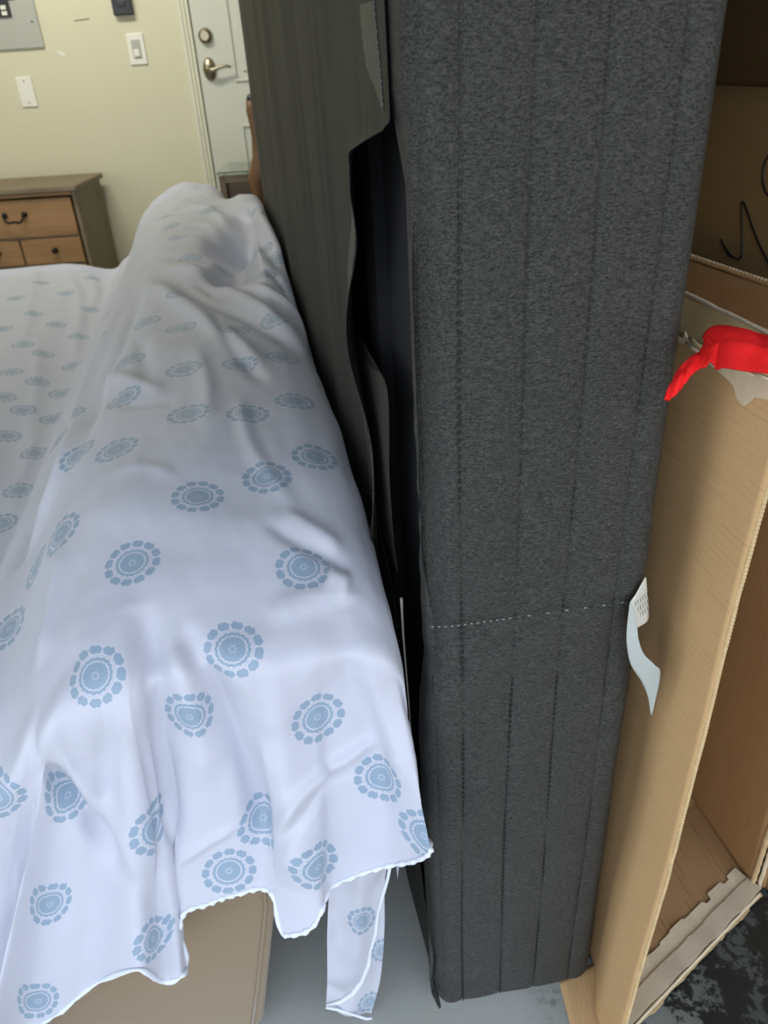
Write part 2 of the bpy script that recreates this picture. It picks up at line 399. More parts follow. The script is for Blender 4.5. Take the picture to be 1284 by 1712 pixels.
# electrics on the wall
def wallrect(px0, py0, px1, py1):
    a = wy(px0, py0); b = wy(px1, py1); return a[0], a[2], b[0], b[2]
x0, z0, x1, z1 = wallrect(30, 133, 60, 174)
pl = empty('wall_plate', 'white blank cover plate on the wall above the dresser', 'wall plate', ((x0+x1)/2, WY, (z0+z1)/2))
pw, ph, pc = .074, .125, ((x0+x1)/2, (z0+z1)/2)
box('plate', (pc[0], WY-.004, pc[1]), (pw, .008, ph), M['white'], pl, bev=.003)
for dz in (-.045, .045):
    bm = bmesh.new(); disc_bm(bm, (pc[0], WY-.009, pc[1]+dz), .0045, .003, 12); from_bm('screw', bm, M['panel'], pl)
a = wy(229, 82); sw = empty('light_switch', 'cream light switch with a rocker, left of the back door', 'light switch', (a[0], WY, a[2]))
box('plate', (a[0], WY-.004, a[2]), (.078, .008, .125), M['white'], sw, bev=.003)
box('rocker_frame', (a[0]+.0, WY-.009, a[2]), (.040, .006, .074), M['panel'], sw, bev=.0015)
box('rocker', (a[0]+.0, WY-.013, a[2]-.016), (.026, .010, .030), M['white'], sw, bev=.003)
a = wy(203, -6); tb = empty('wall_control', 'small black control box on the wall above the light switch', 'control box', (a[0], WY, a[2]))
box('case', (a[0], WY-.015, a[2]), (.088, .03, .145), M['black'], tb, bev=.005)
box('button', (a[0], WY-.032, a[2]-.028), (.035, .006, .022), M['black'], tb, bev=.002)
# metal service panel, top-left
ep = empty('electrical_panel', 'pale grey metal breaker panel on the upper left wall', 'electrical panel', (wy(20, 40)[0], WY, wy(20, 40)[2]))
xr = wy(66, 40)[0]; zb = wy(30, 82)[2]
box('cover', (xr-.22, WY-.006, zb+.28), (.44, .012, .56), M['panel'], ep, bev=.002)
zt = wy(30, 1)[2]
box('door_gap', (xr-.26, WY-.0125, zt+.006), (.36, .003, .008), M['black'], ep)
for i, (px, py, w, h) in enumerate(((3, 16, .085, .060), (-22, 16, .05, .06))):
    q = wy(px, py); bk = box('breaker', (q[0], WY-.016, q[2]), (w, .010, h), M['black'], ep, bev=.001)
    box('toggle', (q[0]+w*.2, WY-.023, q[2]+.006), (w*.28, .008, .016), M['white'], bk, bev=.001)
    box('toggle', (q[0]+w*.2, WY-.023, q[2]-.016), (w*.28, .008, .016), M['white'], bk, bev=.001)
q = wy(55, 36); bm = bmesh.new(); disc_bm(bm, (q[0], WY-.014, q[2]), .004, .004, 10); from_bm('screw', bm, M['black'], ep)
# scuffs: a nick of filler and a scratch
q = wy(103, 90); bm = bmesh.new(); box_bm(bm, (0, 0, 0), (.034, .002, .011), Matrix.Translation(Vector((q[0], WY-.001, q[2]))) @ Matrix.Rotation(.6, 4, 'Y'))
f = from_bm('filler_patch', bm, M['white']); f.parent = bpy.data.objects['wall_back']
q = wy(137, 33); bm = bmesh.new(); box_bm(bm, (0, 0, 0), (.07, .002, .003), Matrix.Translation(Vector((q[0], WY-.001, q[2]))) @ Matrix.Rotation(-.05, 4, 'Y'))
f = from_bm('scratch', bm, M['jamb']); f.parent = bpy.data.objects['wall_back']
q = wy(275, 349); ot = empty('power_outlet', 'grey power outlet low on the wall, right of the dresser', 'power outlet', (q[0], WY, q[2]))
box('plate', (q[0], WY-.004, q[2]), (.075, .008, .118), M['panel'], ot, bev=.003)
for dz in (-.028, .028): box('socket', (q[0], WY-.010, q[2]+dz), (.034, .005, .030), M['white'], ot, bev=.004)

# ---------------------------------------------------------------- dresser
DT = .712; DF = 3.75
dr = empty('dresser', 'honey pine dresser with grey-brown top and side and iron pulls', 'dresser', (-1.75, 3.97, 0))
xr = -1.295
box('top', (xr-.46, 3.945, DT-.012), (.95, .43, .024), M['greywood'], dr, bev=.006)
box('side_panel', (xr-.012, 3.955, (DT-.024)/2), (.018, .39, DT-.026), M['greywood'], dr, bev=.002)
box('side_panel', (xr-.90, 3.955, (DT-.024)/2), (.018, .39, DT-.026), M['greywood'], dr, bev=.002)
box('back_panel', (xr-.456, 4.155, (DT-.024)/2), (.86, .01, DT-.03), M['greywood'], dr)
box('base', (xr-.456, 3.96, .035), (.865, .385, .07), M['greywood'], dr, bev=.002)
box('face_rail', (xr-.456, 3.775, DT-.034), (.865, .022, .017), M['pine'], dr, bev=.002)
bx0, bx1 = xr-.885, xr-.028
def pull(px, z, parent, bail=True):
    y = DF-.002
    bm = bmesh.new()
    if bail:
        for s in (-1, 1):
            disc_bm(bm, (px+s*.045, y-.004, z+.012), .013, .007, 14); tube_bm(bm, [(px+s*.045, y, z+.012), (px+s*.045, y-.02, z+.012)], .005, 8)
        tube_bm(bm, [(px-.045, y-.02, z+.014), (px-.040, y-.026, z-.008), (px-.026, y-.028, z-.018), (px, y-.029, z-.014), (px+.026, y-.028, z-.018), (px+.040, y-.026, z-.008), (px+.045, y-.02, z+.014)], .0048, 8)
        from_bm('handle', bm, M['iron'], parent, True)
    else:
        disc_bm(bm, (px, y-.003, z), .011, .006, 14)
        bmesh.ops.create_uvsphere(bm, u_segments=12, v_segments=8, radius=.013, matrix=Matrix.Translation((px, y-.018, z)))
        tube_bm(bm, [(px, y, z), (px, y-.015, z)], .004, 8)
        from_bm('knob', bm, M['iron'], parent, True)
rows = [(DT-.048, DT-.212, 'wide'), (DT-.222, DT-.335, 'pair'), (DT-.345, DT-.48, 'wide'), (DT-.49, .085, 'wide')]
hp = wy(24, 358, DF)
for zt, zb, kd in rows:
    if kd == 'wide':
        d = box('drawer', ((bx0+bx1)/2, DF+.012, (zt+zb)/2), (bx1-bx0, .024, zt-zb), M['pine'], dr, bev=.004)
        pull(hp[0], (zt+zb)/2+.008, d); pull((bx0+bx1)-hp[0], (zt+zb)/2+.008, d)
    else:
        xm = wy(37, 420, DF)[0]
        for a, b in ((xm+.004, bx1), (bx0, xm-.004)):
            d = box('drawer', ((a+b)/2, DF+.012, (zt+zb)/2), (b-a, .024, zt-zb), M['pine'], dr, bev=.004)
            pull(wy(92, 412, DF)[0] if a > xm else xm-.11, (zt+zb)/2+.006, d, False)
        box('divider', (xm, DF+.03, (zt+zb)/2), (.008, .03, zt-zb), M['greywood'], dr)
for z in (DT-.217, DT-.340, DT-.485): box('rail', ((bx0+bx1)/2, DF+.03, z), (bx1-bx0, .034, .009), M['greywood'], dr)

# ---------------------------------------------------------------- glass table by the door, brown chair beside it
gt = empty('glass_side_table', 'greenish glass-topped table in front of the back door', 'table', (-.70, 3.6, 0))
q0 = on_y(362, 291, 3.45); gz = q0[2]
box('glass_top', (q0[0]+.19, 3.62, gz), (.38, .36, .012), M['glass'], gt, bev=.003)
box('rail', (q0[0]+.19, 3.455, gz-.022), (.34, .018, .028), M['greywood'], gt)
box('rail', (q0[0]+.19, 3.785, gz-.022), (.34, .018, .028), M['greywood'], gt)
box('cabinet_panel', (q0[0]+.085, 3.62, gz-.16), (.13, .31, .24), M['greywood'], gt, bev=.003)
for sx in (.02, .36):
    for yy in (3.46, 3.78): box('leg', (q0[0]+sx, yy, (gz-.008)/2), (.028, .028, gz-.008), M['greywood'], gt, bev=.003)
ch = empty('carved_wooden_chair', 'reddish brown carved chair with a dark cap, half hidden behind the box spring', 'chair', (-.42, 3.1, 0))
pts = [on_y(px, py, 3.34) for px, py in ((420, 168), (421, 185), (425, 205), (430, 230), (436, 260), (437, 280), (434, 300), (436, 330))]
w = [.020, .022, .020, .022, .034, .044, .046, .03]
bm = bmesh.new(); tube_bm(bm, pts+[(pts[-1][0]+.02, 3.34, 0.0)], w+[.022], 10); from_bm('back_post', bm, M['redwood'], ch, True)
bm = bmesh.new(); bmesh.ops.create_uvsphere(bm, u_segments=12, v_segments=8, radius=.021, matrix=Matrix.Translation(Vector(pts[0])+Vector((.003, 0, .004)))); from_bm('post_cap', bm, M['black'], ch, True)
px_ = pts[-1]
box('back_panel', (px_[0]+.24, 3.36, .72), (.42, .025, .5), M['redwood'], ch, bev=.006)
box('seat', (px_[0]+.24, 3.22, .45), (.46, .26, .04), M['redwood'], ch, bev=.01)
for lx, ly in ((.44, 3.32), (.44, 3.11), (.04, 3.11)): box('leg', (px_[0]+lx, ly, .22), (.04, .04, .44), M['redwood'], ch, bev=.004)

# ---------------------------------------------------------------- box spring on its side
A0 = np.array([.032, .557, 0.]); VV = np.array([-.17, .985, 0]); VV /= np.linalg.norm(VV); UU = np.array([VV[1], -VV[0], 0])
FB = np.array([.253, .587, 0.]); BU = (FB-A0); BW = np.linalg.norm(BU); BU /= BW; BN = np.array([BU[1], -BU[0], 0])   # front face: along BU, faces BN (to the camera)
BH = 1.52; BD = 1.93
bs = empty('box_spring', 'dark grey fabric box spring standing on its side in the middle', 'box spring', (.14, .57, 0))
def side(wd, z, off=0.): return A0+VV*wd-UU*off+np.array([0, 0, z])   # off: distance outward (to the left)
def side_wz(px, py):
    q = on_plane(px, py, A0, UU); return float(np.dot(q-A0, VV)), float(q[2])
# fabric border: wraps from the left return, round the front corners, to the right face
GS = (.155, .385, .605, .835)
ns, nz = 260, 300
prof = []   # param across: arc length a from -left return to right return
LR, RR = .035, .030
ss = np.concatenate([np.linspace(-LR-.02, 0, 40, endpoint=False), np.linspace(0, BW, 190, endpoint=False), np.linspace(BW, BW+.9, 60)])
zz = np.linspace(0.0, BH, nz)
rad = .026
def border_pt(a):
    # rounded rectangle corner in plan
    if a < 0:
        base = A0+VV*(-a); nrm = -UU
    elif a > BW:
        base = A0+BU*BW+VV*(a-BW); nrm = UU
    else:
        base = A0+BU*a; nrm = BN
    return base, nrm
P = np.zeros((nz, len(ss), 3)); N = np.zeros_like(P)
for j, a in enumerate(ss):
    b, nr = border_pt(a)
    # round corners by pulling in
    for ac, (d1, d2) in ((0., (VV, BU)), (BW, (-BU, VV))):
        t = abs(a-ac)
        if t < rad:
            k = (rad-t)/rad; pull_in = (k**2)*rad*.42
            b = b+((VV+BU) if ac == 0. else (VV-BU))*pull_in*.72
            nr = nr
    P[:, j] = b; N[:, j] = nr
P[:, :, 2] = zz[:, None]
SS, ZZ = np.meshgrid(ss, zz)
fr = (SS >= 0) & (SS <= BW)
d = np.zeros_like(SS)
zse = .683-.004*(SS/BW)
for g in GS:
    gx = g*BW+.0012*np.sin(ZZ*9+g*20)
    d -= .0013*np.exp(-((SS-gx)/.0016)**2)+.0007*np.exp(-((SS-gx)/.007)**2)
bul = np.zeros_like(SS)
ed = [0]+[g*BW for g in GS]+[BW]
for a, b in zip(ed, ed[1:]):
    t = np.clip((SS-a)/(b-a), 0, 1); bul += .0007*np.sin(np.pi*t)
d += bul*fr
d -= .0035*np.exp(-((ZZ-zse)/.003)**2)*fr
d += .0030*np.exp(-((ZZ-(zse+.05))/.05)**2)*fr                                   # slack above the cross seam
d += .0016*vnoise(SS*30+3, ZZ*14, 1)*np.clip((.95-ZZ)*6, .2, 1)+.0012*vnoise(SS*14, ZZ*70+SS*60, 2)*np.exp(-((ZZ-.80)/.12)**2)
d += .0014*vnoise(SS*8, ZZ*48-SS*30, 5)*np.exp(-((ZZ-.62)/.14)**2)
d -= .02*np.exp(-((ZZ-.655)/.03)**2)*np.exp(-((SS-BW)/.018)**2)                 # pucker at the label
d -= .012*np.exp(-((ZZ-.66)/.06)**2)*np.exp(-((SS-.0)/.02)**2)
bot = np.clip((.022-ZZ)/.022, 0, 1)
d -= .010*bot**2
P += N*d[:, :, None]
P += UU*(np.clip(-SS*.22, 0, .009)*np.clip((ZZ-.5)/.1, 0, 1)*np.clip((1.12-ZZ)/.06, 0, 1))[:, :, None]
P += VV*(.022*np.exp(-(np.abs(SS)/.016)**1.5)*np.clip((ZZ-.60)/.10, 0, 1)*np.clip((1.10-ZZ)/.10, 0, 1))[:, :, None]
# lower right corner is rounded
cx = np.clip((SS-(BW-.03))/.03, 0, 1)*(SS <= BW)+(SS > BW)
P[:, :, 2] += .020*cx**2*np.exp(-ZZ/.02)
P[:, :, 2] += .004
me, _ = grid_mesh('front_border', P, np.stack([SS, ZZ], -1)); fb = link('front_border', me, M['boucle'], bs)
# dashed seam stitches
bm = bmesh.new()
for g in GS:
    z = .02
    while z < 1.3:
        gx = g*BW+.0012*math.sin((z+.0)*9+g*20); q = A0+BU*gx+BN*(-.0018)+np.array([0, 0, z])
        box_bm(bm, (0, 0, 0), (.0012, .0012, .0042), Matrix.Translation(Vector(q))); z += .0075
from_bm('seam_stitching', bm, M['stitch'], bs)['kind'] = 'stuff'
bm = bmesh.new()
for i in range(34):
    s_ = .006+.205*i/33
    if i > 12 and i % 3: continue
    q = A0+BU*s_+BN*.0012+np.array([0, 0, .683+.004-.004*s_/BW-.004*math.sin(min(1, s_/.03)*math.pi/2)+.004])
    box_bm(bm, (0, 0, 0), (.0030 if i > 12 else .0022, .0010, .0009), Matrix.Translation(Vector(q)))
from_bm('cross_seam_thread', bm, M['stitch_lt'], bs)['kind'] = 'stuff'
# near-black block for the shade inside, wooden frame members blackened to match, behind the torn cover
bm = bmesh.new()
MB = Matrix([[VV[0], UU[0], 0, A0[0]], [VV[1], UU[1], 0, A0[1]], [0, 0, 1, 0], [0, 0, 0, 1]])
box_bm(bm, (BD/2+.03, .120, BH/2), (BD-.08, .17, BH-.04), MB)
from_bm('hollow_shade_block', bm, M['dark'], bs)
for z in (.03, BH-.03): box('frame_rail', (BD/2+.02, .030, z), (BD-.06, .018, .05), M['dark'], bs, MB)
for wv in (.30, .75, 1.2, 1.65): box('frame_slat', (wv, .030, BH/2), (.06, .016, BH-.12), M['dark'], bs, MB)
# outer face beyond, closing the far end and top
box('far_border', (BD-.005, .118, BH/2+.004), (.02, .21, BH-.01), M['boucle'], bs, MB, bev=.006)
box('top_border', (BD/2, .118, BH-.006), (BD-.04, .20, .012), M['boucle'], bs, MB, bev=.004)
# dust cover: upper sheet with a torn, curling near edge
ez = [(646, -60), (650, 0), (655, 100), (660, 203), (643, 222), (619, 255), (612, 330), (612, 400), (605, 480), (607, 540), (612, 600), (625, 680), (636, 760), (648, 850), (652, 900), (648, 945), (628, 972), (600, 984), (588, 1000)]
ew = np.array([side_wz(*p) for p in ez])
o_ = np.argsort(ew[:, 1]); ez_z = ew[o_, 1]; ez_w = ew[o_, 0]
nz2, nw2 = 420, 140
z2 = np.concatenate([[BH-.005], np.linspace(1.25, .30, nz2-1)])
wE = np.interp(z2, ez_z, ez_w)
wE[z2 > ez_z[-1]] = .05
t = np.linspace(0, 1, nw2)**1.6
Wg = wE[:, None]+(BD-wE[:, None])*t[None, :]; Zg = np.repeat(z2[:, None], nw2, 1)
edge = np.exp(-(Wg-wE[:, None])/.03)
gap = np.clip((wE-.07)/.06, 0, 1)[:, None]
def cover_off(Wg, Zg):
    we = np.interp(Zg, ez_z, ez_w)
    o = .003+.0022*np.sin(Wg*19+.5*np.sin(Zg*5))+.003*vnoise(Wg*9, Zg*2.3, 7)+.0012*vnoise(Wg*40, Zg*3, 8)
    o = o+np.exp(-np.abs(Wg-we)/.03)*np.clip((we-.07)/.06, 0, 1)*(.010+.006*np.sin(Zg*30))
    return np.maximum(o, .0015)
off = cover_off(Wg, Zg)
P = A0+VV*Wg[..., None]-UU*off[..., None]; P[..., 2] = Zg
me, _ = grid_mesh('dust_cover', P, np.stack([Wg, Zg], -1), flip=True); dc = solid(link('dust_cover', me, M['dust'], bs), .0008)
tag(dc, 'olive-black dust cover cloth, torn loose along its near edge')
# mesh band along the torn edge
def strip(name, path, w0, off0, mat, parent, n=160, wob=.0, nn=6):
    pw = np.array([side_wz(*p) for p in path]); k = np.linspace(0, len(path)-1, n)
    c = cr_interp(np.arange(len(path)), pw, k)
    tt = np.linspace(0, 1, nn)
    wd = w0 if np.isscalar(w0) else np.interp(np.linspace(0, 1, n), np.linspace(0, 1, len(w0)), w0)[:, None]
    Wg = c[:, :1]+wd*tt[None]; Zg = np.repeat(c[:, 1:], nn, 1)
    o = (cover_off(Wg, Zg)+off0) if off0 >= 0 else np.full(Wg.shape, off0)
    P = A0+VV*Wg[..., None]-UU*np.broadcast_to(o, Wg.shape)[..., None]; P[..., 2] = Zg
    me, _ = grid_mesh(name, P, np.stack([Wg, Zg], -1), flip=True); return solid(link(name, me, mat, parent), .0008)
strip('mesh_band', [(611, 300), (609, 400), (603, 480), (606, 560), (611, 620)], [.01, .055, .07, .06, .01], .0010, M['weave'], dc, wob=.0015)
strip('mesh_band', [(617, 680), (628, 730), (640, 790), (647, 850)], [.004, .05, .05, .004], .0010, M['weave'], dc, wob=.001)
strip('mesh_band', [(636, 0), (641, 60), (646, 110), (652, 185)], [.055, .055, .05, .004], .0010, M['weave'], dc, wob=.001)
# inner torn layers of the same cover, still in the dark gap
strip('inner_layer', [(611, 610), (640, 650), (645, 800), (652, 900), (660, 960)], [.12, .28, .26, .22, .1], -.004, M['dust'], dc, n=60)
strip('cover_hem', [(612, 600), (621, 680), (633, 770), (646, 850), (652, 905), (647, 945), (630, 970), (604, 983), (590, 1000)], [.018, .02, .022, .022, .03, .045, .05, .07, .05], .0016, M['dust'], dc, n=120, wob=.001)
# lower cover piece below the tear
nl = 160
zl = np.linspace(.66, .012, nl)
wl = np.interp(zl, [.012, .2, .4, .60, .66], [.055, .10, .13, .19, .26])
t = np.linspace(0, 1, 90)**1.4
Wg = wl[:, None]+(BD-.02-wl[:, None])*t[None]; Zg = np.repeat(zl[:, None], 90, 1)
off = -.004+.002*vnoise(Wg*16+Zg*5, Zg*4, 12)
P = A0+VV*Wg[..., None]-UU*off[..., None]; P[..., 2] = Zg
me, _ = grid_mesh('lower_dust_cover', P, np.stack([Wg, Zg], -1), flip=True); solid(link('lower_dust_cover', me, M['dust'], bs), .0008)
# pale welt thread hanging beside the lower panel
cp = [A0+VV*max(.004, side_wz(px, py)[0]*.4)-UU*.010+np.array([0, 0, side_wz(px, py)[1]]) for px, py in ((672, 1000), (672, 1020), (675, 1060), (679, 1110), (684, 1170), (689, 1230))]
cp = [on_plane(px, py, A0-UU*.006, UU) for px, py in ((671, 1000), (672, 1022), (674, 1060), (678, 1110), (683, 1170), (688, 1235))]
tube('piping_thread', cp, [.0016, .0014, .0012, .0010, .0008, .0005], M['thread'], bs, 6)
# bunched fabric at the lower left corner
bm = bmesh.new()
cq = [on_plane(px, py, A0-UU*.004, UU) for px, py in ((718, 1560), (722, 1600), (721, 1635), (727, 1660), (735, 1684))]
tube_bm(bm, cq, [.001, .003, .0025, .0045, .002], 8)
from_bm('corner_gather', bm, M['boucle'], bs, True)
# care label sewn on the right edge: printed leaf and folded blank leaf
def leaf(name, L, Rr, mat, n=40, par=bs):
    a = cr_interp(np.arange(len(L)), np.array(L), np.linspace(0, len(L)-1, n)); b = cr_interp(np.arange(len(Rr)), np.array(Rr), np.linspace(0, len(Rr)-1, n))
    t = np.linspace(0, 1, 8)[None, :, None]
    P = a[:, None]*(1-t)+b[:, None]*t
    uv = np.stack(np.meshgrid(np.linspace(0, 1, 8), np.linspace(0, 1, n)), -1)
    me, _ = grid_mesh(name, P, uv); return solid(link(name, me, mat, par), .0006)
y0 = .580
tg = leaf('care_label', [on_y(1079, 965, y0), on_y(1064, 992, y0-.004), on_y(1053, 1010, y0-.008), on_y(1056, 1030, y0-.010), on_y(1065, 1050, y0-.008)],
     [on_y(1080, 966, y0+.001), on_y(1082, 990, y0+.006), on_y(1084, 1012, y0+.006), on_y(1084, 1034, y0+.004), on_y(1078, 1042, y0)], M['tagpaper'])
tag(tg, 'white printed care label'); tg2 = leaf('care_label', [on_y(1053, 1006, y0-.012), on_y(1048, 1050, y0-.016), on_y(1048, 1080, y0-.018), on_y(1055, 1112, y0-.02), on_y(1073, 1140, y0-.02), on_y(1083, 1165, y0-.018), on_y(1088, 1194, y0-.016)],
     [on_y(1055, 1008, y0-.012), on_y(1064, 1040, y0-.016), on_y(1068, 1070, y0-.02), on_y(1077, 1094, y0-.022), on_y(1095, 1112, y0-.024), on_y(1104, 1128, y0-.022), on_y(1090, 1196, y0-.016)], M['tagback'])
tag(tg2, 'curled grey back of the care label')
bm = bmesh.new()
for i in range(6):
    for j in range(3):
        a_ = (1062+i*4.0+j*0, 1000+i*-3+j*12); b_ = (1063+i*4.0, 1008+i*-3+j*12)
        tube_bm(bm, [on_y(a_[0], a_[1]+6, y0-.0045+i*.001), on_y(b_[0]+.6, b_[1]+5, y0-.0045+i*.001)], .00022, 4)
from_bm('print_lines', bm, M['ink'], tg)

# ---------------------------------------------------------------- cardboard boxes
def wall_panel(name, p00, p10, p01, p11, mat, parent, th=.005, nu=60, nv=60, bend=None, uvs=1., edge_n=None):
    """p00 bottom start, p10 bottom end, p01 top start, p11 top end"""
    u = np.linspace(0, 1, nu)[None, :, None]; v = np.linspace(0, 1, nv)[:, None, None]
    p00, p10, p01, p11 = map(np.array, (p00, p10, p01, p11))
    P = (p00*(1-u)+p10*u)*(1-v)+(p01*(1-u)+p11*u)*v
    nrm = np.cross(p10-p00, p01-p00); nrm /= np.linalg.norm(nrm)
    if bend is not None: P = P+nrm*bend(u[..., 0]+0*v[..., 0], v[..., 0]+0*u[..., 0])[..., None]
    Lu = np.linalg.norm(p10-p00); Lv = np.linalg.norm(p01-p00)
    uv = np.stack(np.broadcast_arrays(u[..., 0]*Lu, v[..., 0]*Lv), -1)
    me, _ = grid_mesh(name, P, uv); return solid(link(name, me, mat, parent), th)
cb = empty('cardboard_box', 'tall torn open cardboard box leaning on the right of the box spring', 'cardboard box', (.38, .75, 0))
L0 = np.array([.258, .484, .003]); Lt = np.array([.318, .540, .905]); Ld = VV*.75
LS = 1. if np.dot(np.cross(Ld, Lt-L0), UU) > 0 else -1.
def lb(u, v):
    d = .004*np.sin(u*5)*np.sin(v*4)+.003*vnoise(u*5, v*5, 3)
    # dent under the label and the slight flare near the edge
    q = np.clip((u*.75-.05)/.08, 0, 1); q = q*q*(3-2*q)
    d = d+LS*.026*q*(1-.75*v)
    return d+.006*np.exp(-((u-.17)/.06)**2-((v-.62)/.05)**2)
wp = wall_panel('side_panel', L0, L0+Ld, Lt, Lt+Ld*.98, M['card_out'], cb, .006, 120, 120, lb); tag(wp, 'tan side panel')
# fluted raw edge of that panel
def flute_edge(name, a, b, nrm_out, mat, parent, pitch=.0040, r=.0024, bend=None):
    a = np.array(a); b = np.array(b); L = np.linalg.norm(b-a); n = int(L/pitch*6)
    pts = []; 
    bm = bmesh.new()
    d = (b-a)/L; q = np.cross(d, nrm_out); q /= np.linalg.norm(q)
    for i in range(n):
        s = i/(n-1); p = a+(b-a)*s
        if bend: p = p+bend(s)
        p = p+np.array(nrm_out)*(.0004*math.sin(s*L/pitch*2*math.pi)+.0006*vnoise(np.array([s*40]), np.array([0.]), 4)[0])
        pts.append(p)
    tube_bm(bm, pts, r, 6); return from_bm(name, bm, mat, parent, True)
pn = np.cross(Ld, Lt-L0); pn /= np.linalg.norm(pn)
be = lambda s: pn*float(lb(np.array([0.]), np.array([s]))[0])
flute_edge('fluted_edge', L0, Lt, -VV, M['card_edge'], cb, bend=be)
# bottom flap folded out on the floor under the box spring
fl = np.array([.212, .60, .0015]); 
wall_panel('bottom_flap', on_z(935, 1642, .001), on_z(968, 1775, .001), on_z(1015, 1600, .001), on_z(1050, 1775, .001), M['card_out'], cb, .001, 20, 8)
# right wall of the box (interior seen), near upright edge, rear wall
Rn = np.array([.532, .712, .003]); Rd = VV*.72
Rtop = np.array([.545, .745, .905])
RT2 = on_y(1158, 412, 1.28)
def rb(u, v): return .003*vnoise(u*4, v*5, 9)
topn = on_plane(1284, 473, Rn, UU)
zR = float(topn[2])
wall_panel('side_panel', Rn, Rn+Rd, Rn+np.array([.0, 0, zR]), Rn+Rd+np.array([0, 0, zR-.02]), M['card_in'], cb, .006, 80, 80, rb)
flute_edge('top_edge', Rn+np.array([0, 0, zR+.003]), Rn+Rd+np.array([0, 0, zR-.017]), (0, 0, 1), M['card_out'], cb, r=.0038)
def zigzag(name, a, b, lat, up, mat, parent, pitch=.0075, amp=.0026, r=.0009):
    a = np.array(a); b = np.array(b); n = int(np.linalg.norm(b-a)/pitch*2); bm = bmesh.new()
    tube_bm(bm, [a+(b-a)*i/n+np.array(lat)*(amp if i % 2 else -amp)+np.array([0, 0, up]) for i in range(n+1)], r, 4); return from_bm(name, bm, mat, parent)
zigzag('flutes', Rn+np.array([0, 0, zR+.003]), Rn+Rd+np.array([0, 0, zR-.017]), UU, .0034, M['card_torn'], cb)
# creased rim flap on the inside of that wall
q0 = Rn-UU*.007+np.array([0, 0, zR]); 
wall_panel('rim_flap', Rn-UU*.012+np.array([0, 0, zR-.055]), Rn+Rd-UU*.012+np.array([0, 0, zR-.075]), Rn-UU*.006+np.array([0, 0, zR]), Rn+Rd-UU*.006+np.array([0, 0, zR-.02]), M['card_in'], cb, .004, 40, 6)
# torn near edge of the right wall: layered pale plies
for k, (dxy, m, r_) in enumerate((((0, 0), 'card_edge', .0045), ((.010, -.002), 'card_torn', .0035), ((.018, .002), 'card_in', .004))):
    flute_edge('torn_ply', Rn+np.array([dxy[0], dxy[1]-.004, 0.002]), Rn+np.array([dxy[0]+.004, dxy[1]-.002, .60-.03*k]), -VV, M[m], cb, pitch=.02+.01*k, r=r_)
wall_panel('outer_flap', Rn+np.array([.022, -.002, 0]), Rn+np.array([.050, -.045, 0]), Rn+np.array([.024, -.002, .75]), Rn+np.array([.055, -.045, .75]), M['card_in'], cb, .005, 20, 20)
# rear wall
wall_panel('back_panel', L0+Ld*.97+UU*.004, Rn+Rd*.985-UU*.005, Lt+Ld*.95+UU*.003, Rn+Rd*.985+np.array([0, 0, zR-.03])-UU*.005, M['card_in'], cb, .005, 30, 30)
# bottom panels
b0, b1 = np.array([.273, .534, .010]), np.array([.534, .712, .010])
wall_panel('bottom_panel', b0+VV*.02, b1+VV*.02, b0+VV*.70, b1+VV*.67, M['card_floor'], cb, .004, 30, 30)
wall_panel('bottom_overlap', b0+VV*.155+[0, 0, .004], b1+VV*.155+[0, 0, .004], b0+VV*.69+[0, 0, .004], b1+VV*.66+[0, 0, .004], M['card_floor'], cb, .002, 20, 20)
# torn strip where the front wall was ripped off: ragged inner outline, laid on the floor
def ragged(name, a, b, w_in, w_out, mat, z, parent, seed, amp=.006, n=90):
    r = np.random.default_rng(seed); d = b-a; L = np.linalg.norm(d); d = d/L; q = np.array([-d[1], d[0], 0])
    lv = 0.; P = np.zeros((n, 8, 3)); nxt = 0
    for i in range(n):
        if i >= nxt: lv = r.uniform(-amp, amp); nxt = i+r.integers(2, 11)
        o = w_out+(lv*.25+.0008*math.sin(i*.35+seed))
        for j, tt in enumerate(np.linspace(0, 1, 8)):
            P[i, j] = a+d*L*i/(n-1)+q*(-o*(1-tt)+(w_in+lv)*tt); P[i, j, 2] = z+.001*math.sin(i*.3)
    uv = np.zeros((n, 8, 2)); me, _ = grid_mesh(name, P, uv); me.polygons.foreach_set('use_smooth', [False]*len(me.polygons))
    return solid(link(name, me, mat, parent), .002)
ragged('torn_strip', b0-VV*.005, b1-VV*.005, .030, .004, M['card_torn'], .015, cb, 3, .0045)
ragged('grey_strip', b0-VV*.012, b1-VV*.010, .016, .008, M['card_grey'], .0185, cb, 6, .0008)
ragged('torn_outer_edge', b0-VV*.020, b1-VV*.016, .004, .007, M['card_edge'], .009, cb, 8, .006)
flute_edge('torn_outer_edge', b0-VV*.024+[0, 0, .004], b1-VV*.020+[0, 0, .004], (0, 0, 1), M['card_torn'], cb, pitch=.03, r=.0022)
# top of the left wall: torn rim, tape-covered inner flap, hanging torn liner
def toppt(s, dz=0., inw=0.): return Lt+Ld*s+np.array([0, 0, dz])+UU*inw
ft = wall_panel('top_flap', toppt(.0, .0), toppt(.98, 0.), toppt(0., .024, .022), toppt(.98, .024, .022), M['tape'], cb, .005, 60, 10, lambda u, v: .003*np.sin(u*30)*v)
tag(ft, 'tape-covered grey top flap folded inwards')
flute_edge('flap_edge', toppt(0., .026, .024), toppt(.98, .026, .024), (0, 0, 1), M['card_grey'], cb, r=.0020)
def hang(name, pts_px, Y, mat, parent, th=.0012):
    """small irregular plate in the panel's plane"""
    bm = bmesh.new(); vs = [bm.verts.new(Vector(on_plane(px, py, Lt-pn*s_, pn))) for px, py in pts_px for s_ in (Y,)]
    bm.faces.new(vs); bmesh.ops.triangulate(bm, faces=bm.faces[:]); o = from_bm(name, bm, mat, parent); return solid(o, th)
